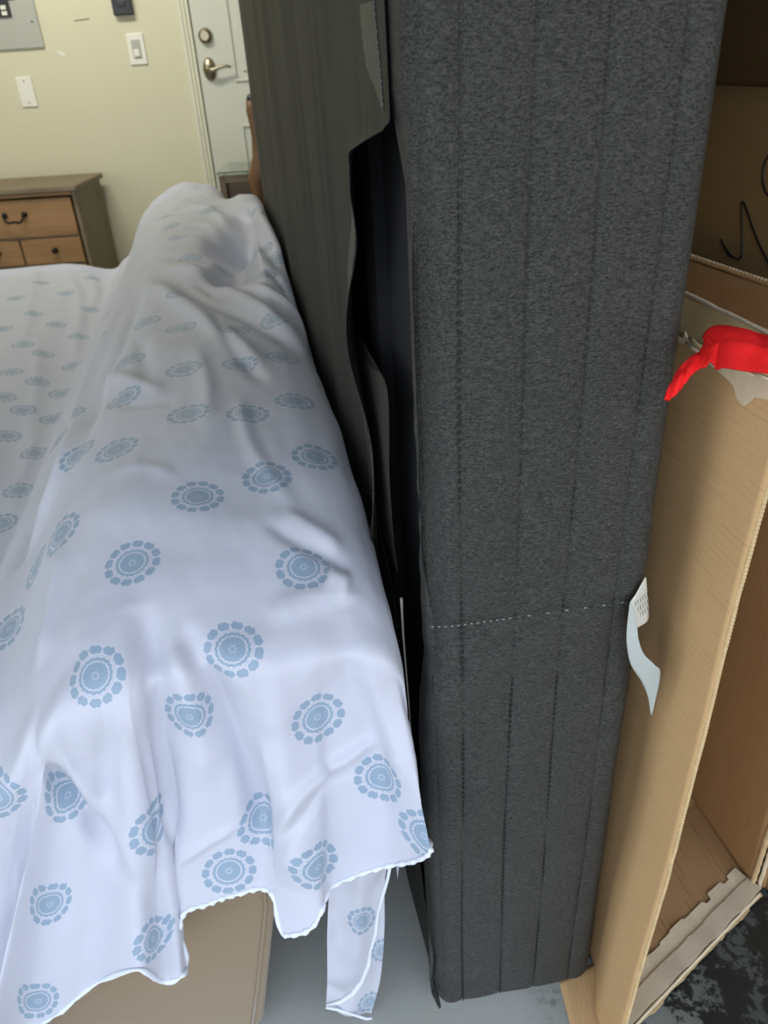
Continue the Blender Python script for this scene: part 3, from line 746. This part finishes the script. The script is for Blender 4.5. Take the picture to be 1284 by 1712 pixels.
sg = 1. if np.dot(pn, UU) > 0 else -1.
hang('torn_liner', [(1180, 605), (1198, 618), (1215, 632), (1227, 645), (1232, 665), (1240, 676), (1245, 679), (1254, 672), (1262, 664), (1272, 666), (1290, 670), (1300, 640), (1300, 612), (1240, 600)], .006*sg, M['card_torn'], cb)
hang('torn_rim', [(1134, 562), (1141, 568), (1146, 555), (1150, 566), (1152, 571), (1158, 566), (1172, 578), (1190, 590), (1290, 620), (1290, 640), (1196, 606), (1168, 592), (1148, 577), (1134, 571)], .008*sg, M['card_torn'], cb)
for k, (a, b) in enumerate(((((1232, 612)), (1262, 628)), ((1246, 610), (1290, 627)), ((1258, 620), (1290, 636)), ((1150, 566), (1180, 582)), ((1146, 572), (1175, 592)))):
    tube('torn_ply', [on_plane(*a, Lt-pn*.010*sg, pn), on_plane((a[0]+b[0])/2, (a[1]+b[1])/2+2, Lt-pn*.0115*sg, pn), on_plane(*b, Lt-pn*.010*sg, pn)], [.0006, .0016, .0008], M['card_edge' if k % 2 else 'card_torn'], cb, 5)

# second box behind, with marker writing, and its raised flap, shade put into a darker colour
c2 = empty('cardboard_box', 'large brown cardboard box with black marker scrawl, behind the torn box', 'cardboard box', (.85, 1.6, 0))
S0 = Rn+UU*.055+np.array([.0, -.05, 0]); S0[2] = .003
S0 = np.array([.600, .66, .003]); Sd = VV*1.25
top_q = on_plane(1284, 150, S0, UU); zS = float(top_q[2]); top_q2 = on_plane(1200, 140, S0, UU); print('scribble top', top_q, top_q2, 'right wall top', topn)
wall_panel('side_panel', S0, S0+Sd, S0+[0, 0, zS], S0+Sd+[0, 0, zS], M['card_dull'], c2, .006, 40, 40, lambda u, v: .002*vnoise(u*5, v*5, 21))
wall_panel('raised_flap', S0+[0, 0, zS], S0+Sd+[0, 0, zS], S0+[0, 0, zS+.20]-UU*.19, S0+Sd+[0, 0, zS+.20]-UU*.19, M['card_shaded'], c2, .006, 20, 20)
wall_panel('front_panel', S0, S0+UU*.50, S0+[0, 0, zS], S0+UU*.50+[0, 0, zS], M['card_dull'], c2, .006)
wall_panel('back_panel', S0+Sd, S0+Sd+UU*.50, S0+Sd+[0, 0, zS], S0+Sd+UU*.50+[0, 0, zS], M['card_dull'], c2, .006)
wall_panel('side_panel', S0+UU*.50, S0+UU*.50+Sd, S0+UU*.50+[0, 0, zS], S0+UU*.50+Sd+[0, 0, zS], M['card_dull'], c2, .006)
wall_panel('top_panel', S0+[0, 0, zS-.003], S0+Sd+[0, 0, zS-.003], S0+UU*.5+[0, 0, zS-.003], S0+UU*.5+Sd+[0, 0, zS-.003], M['card_dull'], c2, .005)
def ink(px):
    q = [on_plane(x, y, S0-UU*.0045, UU) for x, y in px]
    c = cr_interp(np.arange(len(q)), np.array(q), np.linspace(0, len(q)-1, len(q)*6))
    return [tuple(p) for p in c]
for stroke in ([(1205, 400), (1211, 412), (1217, 424), (1222, 430), (1214, 417)], [(1209, 408), (1219, 424), (1228, 431), (1236, 433), (1240, 425), (1241, 400), (1240, 365), (1240, 345), (1241, 337), (1246, 345), (1258, 380), (1270, 410), (1284, 438), (1292, 455)], [(1298, 255), (1284, 262), (1277, 278), (1275, 298), (1277, 312), (1282, 324), (1292, 330), (1302, 322)]):
    tube('marker_stroke', ink(stroke), .0012, M['ink'], c2, 6)

# red cloth over the torn box corner
rc_up = [(1112, 669), (1118, 648), (1128, 630), (1140, 612), (1156, 597), (1170, 589), (1178, 574), (1180, 557), (1193, 547), (1212, 546), (1240, 551), (1268, 562), (1300, 576)]
rc_lo = [(1118, 668), (1132, 657), (1144, 642), (1152, 630), (1168, 617), (1178, 614), (1186, 604), (1196, 612), (1208, 615), (1224, 617), (1250, 621), (1275, 623), (1305, 628)]
K = len(rc_up); n1, n2 = 120, 24
Yu = np.interp(np.arange(K), [0, 4, 7, K-1], [.545, .575, .60, .56]); Yl = np.interp(np.arange(K), [0, 4, 7, K-1], [.543, .560, .545, .49])
A = cr_interp(np.arange(K), np.array([on_y(*p, y) for p, y in zip(rc_up, Yu)]), np.linspace(0, K-1, n1))
B = cr_interp(np.arange(K), np.array([on_y(*p, y) for p, y in zip(rc_lo, Yl)]), np.linspace(0, K-1, n1))
t = np.linspace(0, 1, n2)[None, :, None]
P = A[:, None]*(1-t)+B[:, None]*t
ii = np.linspace(0, 1, n1)[:, None]; jj = t[..., 0]
wid = np.linalg.norm(A-B, axis=1)[:, None]
bulge = (np.sin(np.pi*jj)*.22*wid+.0032*vnoise(ii*16+0*jj, jj*3+0*ii, 31)*np.sin(np.pi*jj)+.003*np.exp(-((jj-.55-.2*ii)/.06)**2)*(ii > .5))
bulge = bulge+.0022*np.sin(ii*38+jj*6)*np.sin(np.pi*jj)*(ii < .6)-.004*np.exp(-((ii-.56-.06*jj)/.02)**2)
P[..., 2] += bulge*.75; P[..., 1] -= bulge*.55
me, _ = grid_mesh('red_cloth', P, np.stack(np.broadcast_arrays(ii, jj), -1))
rc = link('red_cloth', me, M['red']); solid(rc, .0022)
tag(rc, 'bright red felt rag with a twisted tail lying on the torn box rim', 'cloth')

# ---------------------------------------------------------------- sofa under the sheet
O = np.array([-.015, .585, 0.])
MS = Matrix([[UU[0], VV[0], 0, O[0]], [UU[1], VV[1], 0, O[1]], [0, 0, 1, 0], [0, 0, 0, 1]])
sf = empty('sofa', 'tan twill upholstered sofa hidden under the sheet, its end showing', 'sofa', (-.5, 1.6, 0))
def prism_uz(name, uz, v0, v1, mat, parent, bev=.02):
    bm = bmesh.new()
    a = [bm.verts.new(MS @ Vector((u, v0, z))) for u, z in uz]; b = [bm.verts.new(MS @ Vector((u, v1, z))) for u, z in uz]
    n = len(uz); bm.faces.new(a); bm.faces.new(b[::-1])
    for i in range(n): bm.faces.new((a[i], b[i], b[(i+1) % n], a[(i+1) % n]))
    bmesh.ops.recalc_face_normals(bm, faces=bm.faces)
    bmesh.ops.bevel(bm, geom=bm.edges[:], offset=bev, segments=4, profile=.5, affect='EDGES')
    return from_bm(name, bm, mat, parent, True)
prism_uz('backrest', [(-.235, .03), (-.185, .0301), (-.075, .640), (-.225, .635), (-.345, .44), (-.345, .30)], .045, 2.32, M['twill'], sf, .018)
prism_uz('end_panel', [(-1.25, .02), (-.197, .021), (-.135, .34), (-.15, .42), (-1.25, .42)], -.006, .02, M['twill'], sf, .012)
prism_uz('seat_base', [(-1.25, .02), (-.25, .02), (-.36, .34), (-1.25, .34)], .025, 2.31, M['twill'], sf, .02)
for k in range(3): prism_uz('seat_cushion', [(-1.24, .345), (-.41, .345), (-.42, .50), (-1.24, .50)], .04+k*.765, .03+k*.765+.755, M['twill'], sf, .03)
# piping along the end panel
tube('end_piping', [MS @ Vector((u, -.007, z)) for u, z in ((-.212, .03), (-.192, .12), (-.160, .28), (-.155, .34), (-.168, .40))], .0022, M['twill'], sf, 8)

# ---------------------------------------------------------------- the bed sheet
# columns: s knots -> across position; rows: V knots on the top, then down the front curtain
SK = np.array([0, .08, .15, .20, .235, .265, .295, .33, .38, .44, .50, .56, .62, .68, .74, .80, .86, .905, .93, .95, .975, 1.])
def profile(V):
    """(u,z) at the SK knots for a station V along the sofa"""
    f = V/2.4
    zt = .752+.022*f
    seat = .535+.012*f
    ur = .022+.012*np.clip(V/1.2, 0, 1)
    sp_ = np.clip((V-1.95)/.45, 0, 1)
    u = np.array([-1.35, -1.0, -.78, -.62, -.505, -.462, -.428, -.375, -.32, -.275, -.235, -.19, -.145, -.10, -.055, -.02, ur-.012, ur, ur+.003, ur+.002, ur-.005, ur-.02])
    z = np.array([seat-.01, seat, seat+.003, seat-.004, seat-.028, seat+.032*(1-f), seat+.078-.05*f, .645+.03*f, zt-.035, zt-.006, zt+.006, zt+.010, zt+.010, zt+.006, zt+.002, zt-.004, zt-.022, zt-.05, zt-.09, zt-.15, zt-.25, zt-.36])
    # far end: two humps with a dip between them, rounding off
    z = z-sp_**2*np.interp(u, [-.6, -.3, -.2, -.10, -.05, 0, .03], [0, .015, 0, .03, .10, .035, .05])
    z = z+(.075*np.exp(-((V-1.45)/.42)**2)+.02*np.exp(-((V-2.1)/.3)**2))*np.clip((u+.075)/.07, 0, 1)
    return u, z
Vk = [0.0, .03, .06, .10, .16, .22, .3, .5, .8, 1.2, 1.6, 1.95, 2.2, 2.36, 2.42, 2.45, 2.46]
NS, NB_, NF = 620, 330, 330
s = np.linspace(0, 1, NS)
KP = []
for V in Vk:
    u, z = profile(min(V, 2.42))
    if V > 2.42:
        z = z-(V-2.42)/.04*.30
    if V > 2.35: z = z-(V-2.35)*.25
    if V < .28: z = z-.055*((.28-V)/.28)**1.7*np.clip((u+.45)/.1, 0, 1)
    if V < .06: z = z-2.6*(.06-V)**2
    KP.append(np.stack([O[0]+UU[0]*u+VV[0]*V, O[1]+UU[1]*u+VV[1]*V, z], -1))
KP = np.array(KP)                                  # (rows, knots, 3)
# rows parameter, denser near the camera
vr = 2.46*(np.linspace(1, 0, NB_)**1.7)
body = np.stack([cr_interp(SK, KP[i], s) for i in range(len(Vk))])           # (rows, NS, 3)
body = cr_interp(Vk, body.reshape(len(Vk), -1), vr).reshape(NB_, NS, 3)
# front curtain hem, (s, px, py, Y)
HEM = [(0, -1300, 1500, 0.8), (0.08, -800, 1550, 0.74), (0.15, -420, 1600, 0.7), (0.2, -260, 1860, -0.04), (0.25, -150, 1860, -0.045), (0.31, -60, 1850, -0.035), (0.36, 6, 1850, -0.03), (0.39, 26, 1840, -0.035), (0.408, -5, 1780, -0.08), (0.42, -22, 1735, -0.092), (0.4466, 40, 1722, 0.5), (0.4778, 100, 1693, 0.492), (0.509, 170, 1640, 0.486), (0.5325, 228, 1622, 0.476), (0.5559, 275, 1643, 0.462), (0.5692, 305, 1633, 0.462), (0.577, 314, 1612, 0.48), (0.5848, 301, 1570, 0.512), (0.5949, 303, 1538, 0.522), (0.6184, 350, 1510, 0.52), (0.6418, 400, 1494, 0.512), (0.6613, 443, 1486, 0.505), (0.6707, 457, 1497, 0.492), (0.6847, 470, 1556, 0.474), (0.7003, 492, 1562, 0.468), (0.7199, 524, 1548, 0.468), (0.7355, 540, 1517, 0.478), (0.7472, 549, 1490, 0.494), (0.7706, 592, 1466, 0.505), (0.798, 645, 1450, 0.505), (0.8253, 690, 1441, 0.492), (0.8487, 716, 1428, 0.484), (0.862, 721, 1417, 0.486), (0.88, 716, 1405, 0.505), (0.91, 700, 1400, 0.545), (0.94, 690, 1380, 0.575), (1.0, 680, 1300, 0.6)]
hk = np.array([h[0] for h in HEM]); hk = hk-.042*np.exp(-((hk-.57)/.065)**2); 
def hem_pt(h):
    if h[0] < .19: return O+UU*{0: -1.35, .08: -1.0, .15: -.78}[h[0]]-VV*(.035+.02*(h[0] == .08))+np.array([0, 0, .20])
    if h[3] < 0: return on_plane(h[1], h[2], O+VV*h[3], VV)
    q = on_y(h[1], h[2], h[3]); off = (O-q) @ VV; lo = .062
    if h[0] < .86 and off < lo+.3*(h[0] < .27)*0: q = on_plane(h[1], h[2], O-VV*(lo+(.03 if .53 < h[0] < .582 else 0.)), VV)
    return q
hp3 = np.array([hem_pt(h) for h in HEM])
hem = cr_interp(hk, hp3, s)
# at the seat side and the hidden side the curtain simply drops
top0 = body[-1]; side_w = np.clip((s-.93)/.07, 0, 1)
hem = hem*(1-side_w[:, None])+(top0-np.array([0, .0, .06]))*side_w[:, None]
tq = np.linspace(0, 1, NF+1)[1:]
T = tq[:, None]
# row tangents at the top give the cloth a rounded lip
lip = 1-np.exp(-T*9)
X = top0[None, :, 0]*(1-T)+hem[None, :, 0]*T
Z = top0[None, :, 2]*(1-T)+hem[None, :, 2]*T
Y = top0[None, :, 1]*(1-T)+hem[None, :, 1]*T
out = .026*(T*13)*np.exp(1-T*13)*np.clip(1-side_w[None, :]*2, 0, 1)
Y = Y-out
front = np.stack([X, Y, Z], -1)
P = np.concatenate([body, front], 0)               # rows from far to near to hem
NR = P.shape[0]
def relax(P, a, b, it, ax=0):
    for _ in range(it):
        Q = P.copy()
        if ax == 0: Q[1:-1] = .25*P[:-2]+.5*P[1:-1]+.25*P[2:]; P[a:b] = Q[a:b]
        else: Q[:, 1:-1] = .25*P[:, :-2]+.5*P[:, 1:-1]+.25*P[:, 2:]; P[a:b] = Q[a:b]
    return P
P = relax(P, NB_-30, NB_+45, 60)
# lay folds: paths given where they run on the cloth, with height and width
pxg, pyg, dep = project(P)
def normals(P):
    du = np.gradient(P, axis=1); dv = np.gradient(P, axis=0); n = np.cross(du, dv); ln = np.linalg.norm(n, axis=-1, keepdims=True)+1e-12
    n = n/ln; 
    return n
Nn = normals(P)
sgn = np.sign(np.median(Nn[:NB_-20, 200:400, 2])); Nn = Nn*sgn; Nn0 = Nn.copy()
facing = np.einsum('ijk,ijk->ij', Nn, C_-P) > 0
def pick(px, py):
    d2 = (pxg-px)**2+(pyg-py)**2+np.where(facing, 0, 400.)
    m = d2.min(); c = d2 < m+9.
    dd = np.where(c, dep, 1e9); k = int(np.argmin(dd)); return np.unravel_index(k, dep.shape)
def ridge(path, amp, width, taper=True):
    q = np.array([P0[pick(*p)] for p in path]); q = cr_interp(np.arange(len(q)), q, np.linspace(0, len(q)-1, max(8, len(q)*4)))
    best = np.full(P.shape[:2], 1e9); tt = np.zeros(P.shape[:2])
    flat = P0.reshape(-1, 3); bf = best.reshape(-1); tf = tt.reshape(-1)
    lo = q.min(0)-width*3; hi = q.max(0)+width*3
    m = np.where(((flat > lo) & (flat < hi)).all(1))[0]; f = flat[m]; b = np.full(len(m), 1e9); t_ = np.zeros(len(m))
    for i in range(len(q)-1):
        ab = q[i+1]-q[i]; L = ab.dot(ab)+1e-12; h = np.clip((f-q[i]).dot(ab)/L, 0, 1); d = ((f-q[i]-h[:, None]*ab)**2).sum(1)
        k = d < b; b[k] = d[k]; t_[k] = (i+h[k])/(len(q)-1)
    g = amp*np.exp(-b/width**2)
    if taper: g = g*np.clip(np.sin(np.pi*np.clip(t_, .02, .98))*1.6, 0, 1)
    D.reshape(-1)[m] += g
P0 = P.copy(); D = np.zeros(P.shape[:2])
FOLDS = [
    # long soft pulls across the ridge
    ([(225, 470), (300, 500), (380, 560), (450, 620)], .010, .020), ([(250, 440), (330, 490), (400, 520), (470, 560), (520, 600)], -.008, .018),
    ([(300, 440), (380, 480), (450, 520), (510, 580)], .010, .018), ([(400, 470), (460, 490), (510, 540), (535, 600)], .010, .012),
    ([(440, 440), (480, 480), (520, 540), (540, 620)], -.008, .010), ([(350, 520), (400, 590), (440, 640)], -.006, .012),
    ([(378, 380), (388, 430), (378, 480)], -.048, .045), ([(402, 340), (398, 370), (385, 420)], -.050, .04), ([(355, 370), (372, 400), (360, 440), (372, 470)], .012, .022),
    ([(300, 350), (350, 350), (400, 385)], .012, .020), ([(270, 400), (320, 395), (365, 400)], .009, .018), ([(265, 430), (320, 428), (360, 430)], -.009, .016),
    ([(270, 385), (315, 375), (350, 378)], -.010, .018), ([(255, 455), (310, 445), (360, 455)], .008, .014), ([(280, 480), (330, 470), (375, 500)], -.006, .012),
    ([(430, 350), (455, 390), (490, 440)], .012, .018), ([(415, 365), (440, 400), (480, 460)], -.012, .018), ([(450, 345), (470, 380), (500, 430)], -.010, .014),
    ([(160, 640), (200, 632), (240, 640), (275, 655)], .008, .014), ([(160, 660), (215, 672), (300, 668)], -.004, .010),
    ([(228, 560), (240, 600), (248, 640)], -.006, .012), ([(330, 580), (345, 640), (350, 720)], .004, .012),
    # crest where the sheet is stretched from the ridge to the seat
    ([(222, 460), (180, 570), (150, 650), (120, 760), (80, 860), (30, 940)], .018, .016),
    ([(240, 470), (200, 570), (165, 650), (135, 760)], -.010, .014),
    # seat wrinkles
    ([(25, 460), (60, 450), (55, 500), (35, 600)], .010, .016), ([(115, 450), (135, 510), (128, 580), (110, 680)], .012, .018), ([(150, 450), (160, 490), (150, 530)], .014, .022),
    ([(60, 560), (60, 650), (40, 780)], .006, .012), ([(5, 880), (40, 800), (70, 700)], .008, .014), ([(20, 960), (60, 860)], -.010, .016),
    # transition at the near edge of the top
    ([(150, 830), (200, 850), (320, 865), (440, 885), (560, 930)], .004, .03), ([(440, 870), (500, 905), (560, 930), (590, 965)], -.007, .008),
    ([(470, 850), (530, 885), (575, 915)], .006, .010), ([(545, 960), (590, 975)], .008, .012), ([(445, 1035), (500, 1005), (570, 990), (583, 1010)], .005, .014),
    ([(400, 660), (420, 740), (500, 860)], .004, .010), ([(190, 790), (250, 780), (300, 800)], .003, .008),
    # folds radiating down the curtain
    ([(235, 1000), (262, 1150), (275, 1300), (290, 1430)], -.010, .014), ([(215, 1020), (225, 1200), (235, 1350), (265, 1500)], .008, .016),
    ([(300, 1040), (345, 1130), (395, 1230), (430, 1340), (445, 1420)], -.011, .012), ([(290, 1070), (330, 1200), (350, 1330)], .006, .016),
    ([(445, 1080), (470, 1250), (490, 1400), (500, 1500)], .010, .020), ([(400, 1100), (450, 1300)], .004, .010),
    ([(455, 1400), (510, 1320), (580, 1270), (650, 1235)], .005, .008), ([(460, 1420), (520, 1345), (600, 1290)], -.004, .007),
    ([(60, 1230), (110, 1320), (170, 1400), (235, 1500)], -.012, .009), ([(75, 1210), (130, 1290), (190, 1370), (240, 1470)], .005, .009),
    ([(105, 900), (85, 1000), (62, 1120)], .007, .012),
    ([(290, 1450), (350, 1410), (400, 1385)], .003, .006), ([(600, 1100), (640, 1200), (680, 1330)], .005, .014),
    ([(560, 1020), (590, 1130), (630, 1280), (640, 1430)], -.005, .016), ([(150, 1000), (160, 1200), (130, 1400)], .004, .018),
]
for fpath, amp, wd_ in FOLDS: ridge(fpath, amp*(1.5 if fpath[-1][1] > 1150 else 1.), wd_)
arc_s = np.concatenate([[0], np.cumsum(np.linalg.norm(np.diff(P[NB_-1], axis=0), axis=1))])
arc_v = np.concatenate([[0], np.cumsum(np.linalg.norm(np.diff(P[:, 300], axis=0), axis=1))])
AS, AV = np.meshgrid(arc_s, arc_v)
D += .0028*vnoise(AS*9, AV*7, 41)+.0012*vnoise(AS*26+AV*9, AV*17, 42)+.0005*vnoise(AS*70, AV*50, 43)
far = np.clip((AV.max()*.42-AV)/(AV.max()*.35), 0, 1)
D += far*(.009*vnoise(AS*13, AV*12+AS*6, 44)+.004*vnoise(AS*30, AV*22, 45))*((AS > arc_s[230]))
P = P+Nn*D[..., None]
P = relax(P, 1, NR-1, 3); P = relax(P, 1, NR-1, 3, 1); P = relax(P, NB_-20, NB_+30, 12)
# stay clear of the box spring
dist = (P-A0) @ UU; dlim = -.015
ov = (dist > dlim) & (((P-A0) @ VV) > -.005) & (((P-A0) @ VV) < BD+.02)
P[ov] -= (dist[ov]-dlim)[:, None]*UU
me, quads = grid_mesh('bed_sheet', P)
# printed medallions: each one gets its own local coordinates around its centre
pxg, pyg, dep = project(P); Nn = normals(P)*sgn; facing = np.einsum('ijk,ijk->ij', Nn, C_-P) > 0
MED = [(332, 828), (224, 941), (509, 948), (388, 1082), (159, 1127), (316, 1202), (533, 1201), (115, 1327), (637, 1302), (385, 1458), (84, 1514), (65, 1676), (447, 793), (196, 750), (318, 691), (416, 690), (205, 663), (310, 617), (404, 609),
       (212, 600), (305, 546), (303, 490), (455, 532), (392, 549), (475, 597), (496, 668), (527, 760), (99, 890), (259, 1390), (440, 1365), (257, 1572), (534, 1452), (708, 1400), (14, 1050), (-5, 1335),
       (128, 760), (60, 945), (320, 430), (297, 392), (440, 415), (442, 455), (285, 375), (375, 452), (245, 535), (350, 350), (275, 360), (470, 430), (505, 480), (432, 345), 
       (68, 470), (112, 488), (156, 462), (192, 485), (58, 522), (93, 539), (27, 497), (152, 516), (38, 573), (72, 588), (135, 561), (5, 549), (20, 620), (62, 636), (122, 609), (6, 663), (38, 685), (104, 657), (88, 700), (13, 729), (58, 757), (30, 816), (5, 875), (-60, 560), (-40, 640), (-60, 740), (-50, 840), (95, 735), (178, 522)]
RMED = .0280
cent = [P[pick(*p)] for p in MED]; cidx = [pick(*p) for p in MED]
# continue the staggered print where the photograph does not reach
inframe = (pxg > -60) & (pxg < 1344) & (pyg > -40) & (pyg < 1770) & facing
step = .098
for a_ in np.arange(.05, arc_s[-1], step):
    for j_, b_ in enumerate(np.arange(.03, arc_v[-1], step*.9)):
        i0 = int(np.searchsorted(arc_v, b_)); i1 = int(np.searchsorted(arc_s, a_+(j_ % 2)*step/2))
        if i0 >= NR or i1 >= NS or inframe[i0, i1]: continue
        c = P[i0, i1]
        if min(np.linalg.norm(np.array(cent)-c, axis=1)) > .075: cent.append(c); cidx.append((i0, i1))
cent = np.array(cent)
RA = np.concatenate([np.zeros((NR, 1)), np.cumsum(np.linalg.norm(np.diff(P, axis=1), axis=2), axis=1)], 1)
CA = np.concatenate([np.zeros((1, NS)), np.cumsum(np.linalg.norm(np.diff(P, axis=0), axis=2), axis=0)], 0)
loc = np.full((len(quads), 4, 2), 5., np.float32).reshape(NR-1, NS-1, 4, 2); bestd = np.full((NR-1, NS-1), 1e9)
for i0, i1 in cidx:
    a0, a1 = max(0, i0-110), min(NR, i0+110); b0_, b1_ = max(0, i1-110), min(NS, i1+110)
    x = RA[a0:a1, b0_:b1_]-RA[a0:a1, i1:i1+1]; y = CA[a0:a1, b0_:b1_]-CA[i0:i0+1, b0_:b1_]
    tu = P[i0, min(NS-1, i1+6)]-P[i0, max(0, i1-6)]; tv = P[min(NR-1, i0+6), i1]-P[max(0, i0-6), i1]
    c = float(tu.dot(tv)/(np.linalg.norm(tu)*np.linalg.norm(tv)+1e-9)); c = max(-.85, min(.85, c))
    x, y = (x+y*c)/RMED, y*math.sqrt(1-c*c)/RMED
    L = np.stack([x, y], -1)
    Q = np.stack([L[:-1, :-1], L[1:, :-1], L[1:, 1:], L[:-1, 1:]], 2)
    d2 = (Q.mean(2)**2).sum(-1); sub = bestd[a0:a1-1, b0_:b1_-1]
    m = (d2 < 1.4**2) & (d2 < sub)
    loc[a0:a1-1, b0_:b1_-1][m] = Q[m]; sub[m] = d2[m]
uvl = me.uv_layers.new(name='print'); uvl.data.foreach_set('uv', loc.reshape(-1))
sh = link('bed_sheet', me, M['sheet']); tag(sh, 'white bed sheet printed with pale blue floral medallions, draped over the sofa', 'bed sheet')
# rolled hem along the curtain's lower edge
hp_ = [tuple(P[-1, j]) for j in range(180, 545)]
bm = bmesh.new(); tube_bm(bm, hp_, [.0022+.0010*random.random()+.0008*math.sin(i*.9) for i, _ in enumerate(hp_)], 6); from_bm('hem', bm, M['hem'], sh, True)
# tail of the sheet hanging behind the curtain, with its own curved hem
def ruled(name, L, Rr, n=90, m=50, fold=.004, mat=M['sheet'], seed=50, meds=()):
    a = cr_interp(np.arange(len(L)), np.array(L), np.linspace(0, len(L)-1, n)); b = cr_interp(np.arange(len(Rr)), np.array(Rr), np.linspace(0, len(Rr)-1, n))
    t = np.linspace(0, 1, m)[None, :, None]; Q = a[:, None]*(1-t)+b[:, None]*t
    ii, jj = np.meshgrid(np.linspace(0, 1, n), np.linspace(0, 1, m), indexing='ij')
    Q[..., 1] += fold*np.sin(jj*7+ii*1.5)+.003*vnoise(jj*4, ii*12, seed)
    me, q = grid_mesh(name, Q); F4 = Q.reshape(-1, 3)[q]; fcc = F4.mean(1)
    lo = np.full((len(q), 4, 2), 5., np.float32); X_, Y_, _z = project(Q)
    for (mx, my, sx) in meds:
        k = np.unravel_index(np.argmin((X_-mx)**2+(Y_-my)**2), X_.shape); c = Q[k]
        mk = ((fcc-c)**2).sum(1) < (RMED*1.35)**2; v = F4[mk]-c
        lo[mk, :, 0] = v[..., 0]/RMED/sx; lo[mk, :, 1] = v[..., 2]/RMED
    l = me.uv_layers.new(name='print'); l.data.foreach_set('uv', lo.reshape(-1)); return link(name, me, mat, sh), Q
o1, Q1 = ruled('hanging_tail', [on_y(575, 1380, .54), on_y(553, 1470, .545), on_y(547, 1560, .548), on_y(547, 1640, .55), on_y(545, 1682, .552)], [on_y(668, 1380, .545), on_y(645, 1470, .55), on_y(643, 1560, .552), on_y(636, 1640, .555), on_y(621, 1702, .555)],
               meds=((604, 1540, .6), (640, 1590, .5), (618, 1675, .6)))
solid(o1, .0005)
bm = bmesh.new(); tube_bm(bm, [on_y(px, py, .530) for px, py in ((652, 1447), (648, 1470), (640, 1495), (632, 1525), (628, 1560), (619, 1590), (617, 1610), (605, 1640), (590, 1660), (570, 1674), (546, 1680))], [.0022, .002, .0026, .002, .0026, .002, .003, .003, .004, .0034, .002], 7)
tube_bm(bm, [on_y(px, py, .546) for px, py in ((545, 1684), (565, 1688), (590, 1696), (612, 1703), (622, 1702))], .002, 6)
from_bm('hem', bm, M['hem'], sh, True)
